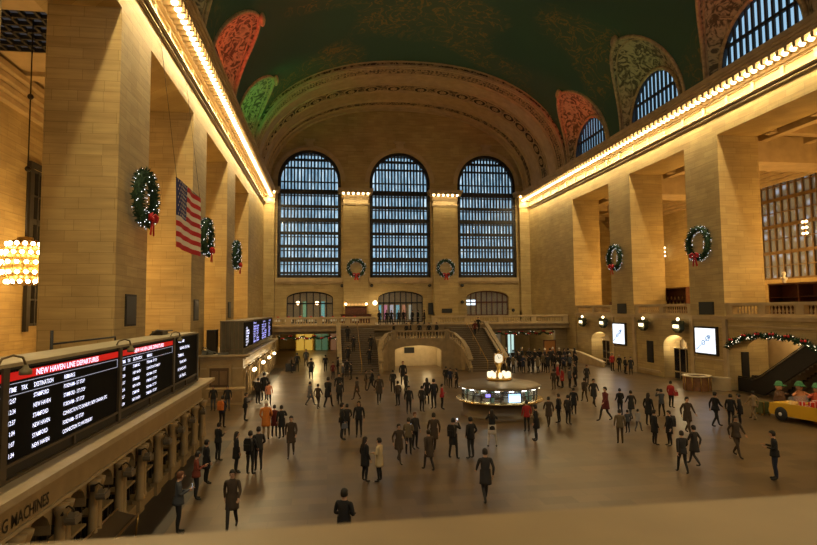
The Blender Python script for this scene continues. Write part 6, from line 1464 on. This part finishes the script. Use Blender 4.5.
def hair_mesh(kind, hx, hy):
    mb = MB()
    if kind == 'white':   # knitted cap with folded brim and bobble
        mb.lathe([(.096,1.625),(.106,1.632),(.104,1.665),(.094,1.672),(.09,1.70),(.066,1.745),(.03,1.765),(0,1.77)], (hx, hy-.008, 0), n=14); mb.ball((hx,hy-.01,1.785), .028, 7, 5)
        return mb
    n = 12; rows = [(1.745,.02),(1.735,.055),(1.705,.084),(1.67,.097),(1.63,.1)]
    rows += [(1.59,.098),(1.555,.09)] if kind != 'long' else [(1.58,.104),(1.50,.112),(1.40,.118),(1.31,.10),(1.27,.06)]
    vs = []; fs = []
    for z, r in rows:
        for k in range(n+1):
            if z > 1.66: a = 2*PI*k/n; x, y = r*math.cos(a)*.9, r*math.sin(a)*1.05
            else: sp_ = 1.15 if z > 1.52 else .75; a = -PI/2+(k/n*2-1)*PI*(.5+.0)*sp_; x, y = r*math.cos(a)*.92, r*math.sin(a)*1.08
            if z > 1.66: a = -PI/2+(k/n*2-1)*PI; x, y = r*math.cos(a)*.9, r*math.sin(a)*1.05
            vs.append((hx+x, hy-.012+y, z))
    for i in range(len(rows)-1):
        for k in range(n): a = i*(n+1)+k; fs.append((a, a+1, a+n+2, a+n+1))
    mb.add(vs, fs, 0, True)
    # give the hair thickness
    o = len(vs); inner = [(hx+(x-hx)*.93, hy-.012+(y-hy+.012)*.93, z-.004) for x, y, z in vs]; mb.add(inner, [tuple(reversed(f)) for f in fs], 0, True)
    return mb
def coat_mesh(nm, long):
    P = pose(nm); mb = MB(); rows = []; N = 16
    walk = nm.startswith('walk')
    zs = [1.06, .98, .90, .80, .70, .62] if long == 1 else [1.04, .97, .90, .83]
    for i, z in enumerate(zs):
        f = i/(len(zs)-1); rx = (.178+.022*f) if long == 1 else (.172+.012*f); ry = .135+(.075 if walk else .02)*f
        for k in range(N):
            a = 2*PI*k/N; w_ = 1+.03*math.sin(a*5+i)*f; rows.append((rx*math.cos(a)*w_, ry*math.sin(a)*w_+P['lean']*.3, z))
    m = len(zs)
    mb.add(rows, [(i*N+k, i*N+(k+1)%N, (i+1)*N+(k+1)%N, (i+1)*N+k) for i in range(m-1) for k in range(N)], 0, True)
    inn = [(x*.94, y*.92, z) for x, y, z in rows]; mb.add(inn, [((i+1)*N+k, (i+1)*N+(k+1)%N, i*N+(k+1)%N, i*N+k) for i in range(m-1) for k in range(N)]+[], 0, True)
    b = (m-1)*N; T = len(rows); mb.f += [(b+k, b+(k+1)%N, T+b+(k+1)%N, T+b+k) for k in range(N)]; mb.m += [0]*N; mb.sm += [False]*N
    return mb
PROTO = {}
def proto(nm):
    if nm not in PROTO:
        mb, h = body_mesh(nm); PROTO[nm] = [mb, h, None, {}, {}]
    return PROTO[nm]
def person(x, y, z, h, pz, face, coat, legs, hair, ln, label, group=None):
    p = proto(pz); t = thing('person', label, 'person', (x, y, z), R(-face), group); t.scale = (h/1.72, h/1.72*1.04, h/1.72)
    def part(nm, key, maker, mats):
        if key not in p[3]: o = maker().build(nm, mats, t); p[3][key] = o.data
        else: o = bpy.data.objects.new(nm, p[3][key]); C.objects.link(o); o.parent = t
        for i, m_ in enumerate(mats): o.material_slots[i].link = 'OBJECT'; o.material_slots[i].material = m_
        return o
    part('body', 'b', lambda: p[0], [SK, CM[coat], CM[legs], SHOE, EYE, mat('lips', (.28,.09,.07), .6)])
    part('hair' if hair != 'white' else 'knit_cap', 'h'+('long' if hair == 'long' else 'white' if hair == 'white' else 'short'), lambda: hair_mesh(hair, *p[1]), [HM_[hair]])
    part('coat_hem' if ln else 'jacket_hem', 'c%d' % ln, lambda: coat_mesh(pz, ln), [CM[coat]])
    if 'skirt' in label: part('skirt', 'sk', lambda: coat_mesh(pz, 1), [CM['white']])
    return t
GROUPS = {'@crowd': ('person standing in the dense crowd below the right passage garland', 'crowd below the right balcony garland'),
          '@stairs_left': ('dark figure going up the shadowed left flight of the far stairs', 'people at the left far stairs'),
          '@balcony': ('dark figure on the far balcony in the gap above the staircase', 'people at the head of the far stairs'),
          '@landing': ('dark figure behind the curved parapet on the staircase landing', 'people on the staircase landing')}
SHADE = {'black': 'black', 'charcoal': 'charcoal', 'navy': 'navy', 'slate': 'grey', 'khaki': 'khaki', 'maroon': 'dark red'}
seen = []
for q in PEOPLE:
    q = list(q); lb = q[-1]; g = None
    for k in range(12):         # keep a step apart from anyone already placed
        hit = [s for s in seen if (s[0]-q[0])**2+(s[1]-q[1])**2 < .5**2 and abs(s[2]-q[2]) < 1]
        if not hit: break
        s = hit[0]; q[1] += .18 if q[1] >= s[1] else -.16
    seen.append(q)
    if lb[0] == '@':
        g = GROUPS[lb][1]; lb = GROUPS[lb][0]
        if '@crowd' == q[-1] and q[6] not in ('black',): lb = 'person in %s standing in the dense crowd below the right passage garland' % SHADE.get(q[6], q[6])
    person(*q[:-1], lb, g)
# things carried
def carried(nm, label, cat, loc, mb, m_, rz=0):
    o = mb.build(nm, m_); o.location = loc; o.rotation_euler = (0, 0, rz); tag(o, label, cat)
def find(txt):
    for q in seen:
        if txt in q[-1]: return q
def local(q, x, y, z):
    a = R(-q[5]); s = q[3]/1.72; return (q[0]+s*(x*math.cos(a)-y*math.sin(a)), q[1]+s*(x*math.sin(a)+y*math.cos(a)), q[2]+z*s)
for txt, lb in (('reddish hair looking at a phone beside', 'lit phone in the hands of the reddish-haired person by the near booth'), ('holding up a phone in front of the low counter', 'lit phone held up in front of the low counter'), ('khaki vest photographing', 'lit phone held by the person in the khaki vest'), ('raising a phone, left of centre', 'phone raised by the person in the black coat')):
    q = find(txt); p = pose(q[4]); wr = p['wrR']
    mb = MB(); mb.box(-.04,.04,-.006,.006,-.07,.07); mb.add([(-.036,-.007,-.064),(.036,-.007,-.064),(.036,-.007,.064),(-.036,-.007,.064)], [(0,1,2,3)], 1)
    o = mb.build('phone', [BLACK, mat('phone_screen', (.6,.7,.8), emit=(.7,.8,1), es=2)]); o.location = local(q, 0 if q[4] == 'photo' else wr[0]-.03, wr[1]+.09, wr[2]+.08); o.rotation_euler = (0,0,R(-q[5])); tag(o, lb, 'phone')
q = find('photographer holding'); mb = MB(); mb.box(-.08,.08,-.05,.04,-.05,.06); mb.lathe([(.0,0),(.04,0),(.045,.1),(0,.1)], (0,0,.0), n=10); mb.box(-.03,.03,-.03,.03,.06,.1)
carried('camera', 'black camera held above the head of the photographer', 'camera', local(q, 0, .36, 1.60), mb, BLACK, R(-q[5]))
def backpack(txt, lb, m_):
    q = find(txt); mb = MB(); mb.prism([(-.15,-.24),(.15,-.24),(.16,.1),(.11,.22),(-.11,.22),(-.16,.1)], lambda s, z, d: (s, d, z), -.13, .0); mb.prism([(-.11,-.2),(.11,-.2),(.11,0),(-.11,0)], lambda s, z, d: (s, d, z), -.17, -.13)
    carried('backpack', lb, 'backpack', local(q, 0, -.10, 1.24), mb, m_, R(-q[5]))
backpack('left one of the dark couple', 'dark backpack on the left one of the dark couple in the left foreground', BLACK); backpack('facing each other, with a backpack', 'dark backpack on the person in black at the lower right of centre', BLACK)
backpack('navy jacket with an orange bag', 'orange backpack on the person in the navy jacket near the booth corner', ORG); backpack('black coat raising a phone', 'black backpack on the person raising a phone', BLACK)
def handbag(txt, lb, m_, x=.3, z=.72):
    q = find(txt); mb = MB(); mb.prism([(-.14,-.12),(.14,-.12),(.11,.1),(-.11,.1)], lambda s, z_, d: (d, s, z_), -.05, .05); mb.tube([(0,-.08,.1),(0,-.05,.2),(0,.05,.2),(0,.08,.1)], .01, 5)
    carried('handbag', lb, 'bag', local(q, x, .07, z), mb, m_, R(-q[5]))
handbag('left one of the standing couple', 'grey bag hanging at the side of the standing couple in black', CM['bluegrey']); handbag('with a pale bag in the cluster', 'pale bag carried in the cluster right of the information booth', CM['white']); handbag('bright red jacket behind', 'large dark red bag on the person with the bright red jacket', CM['red'], .32, .95)
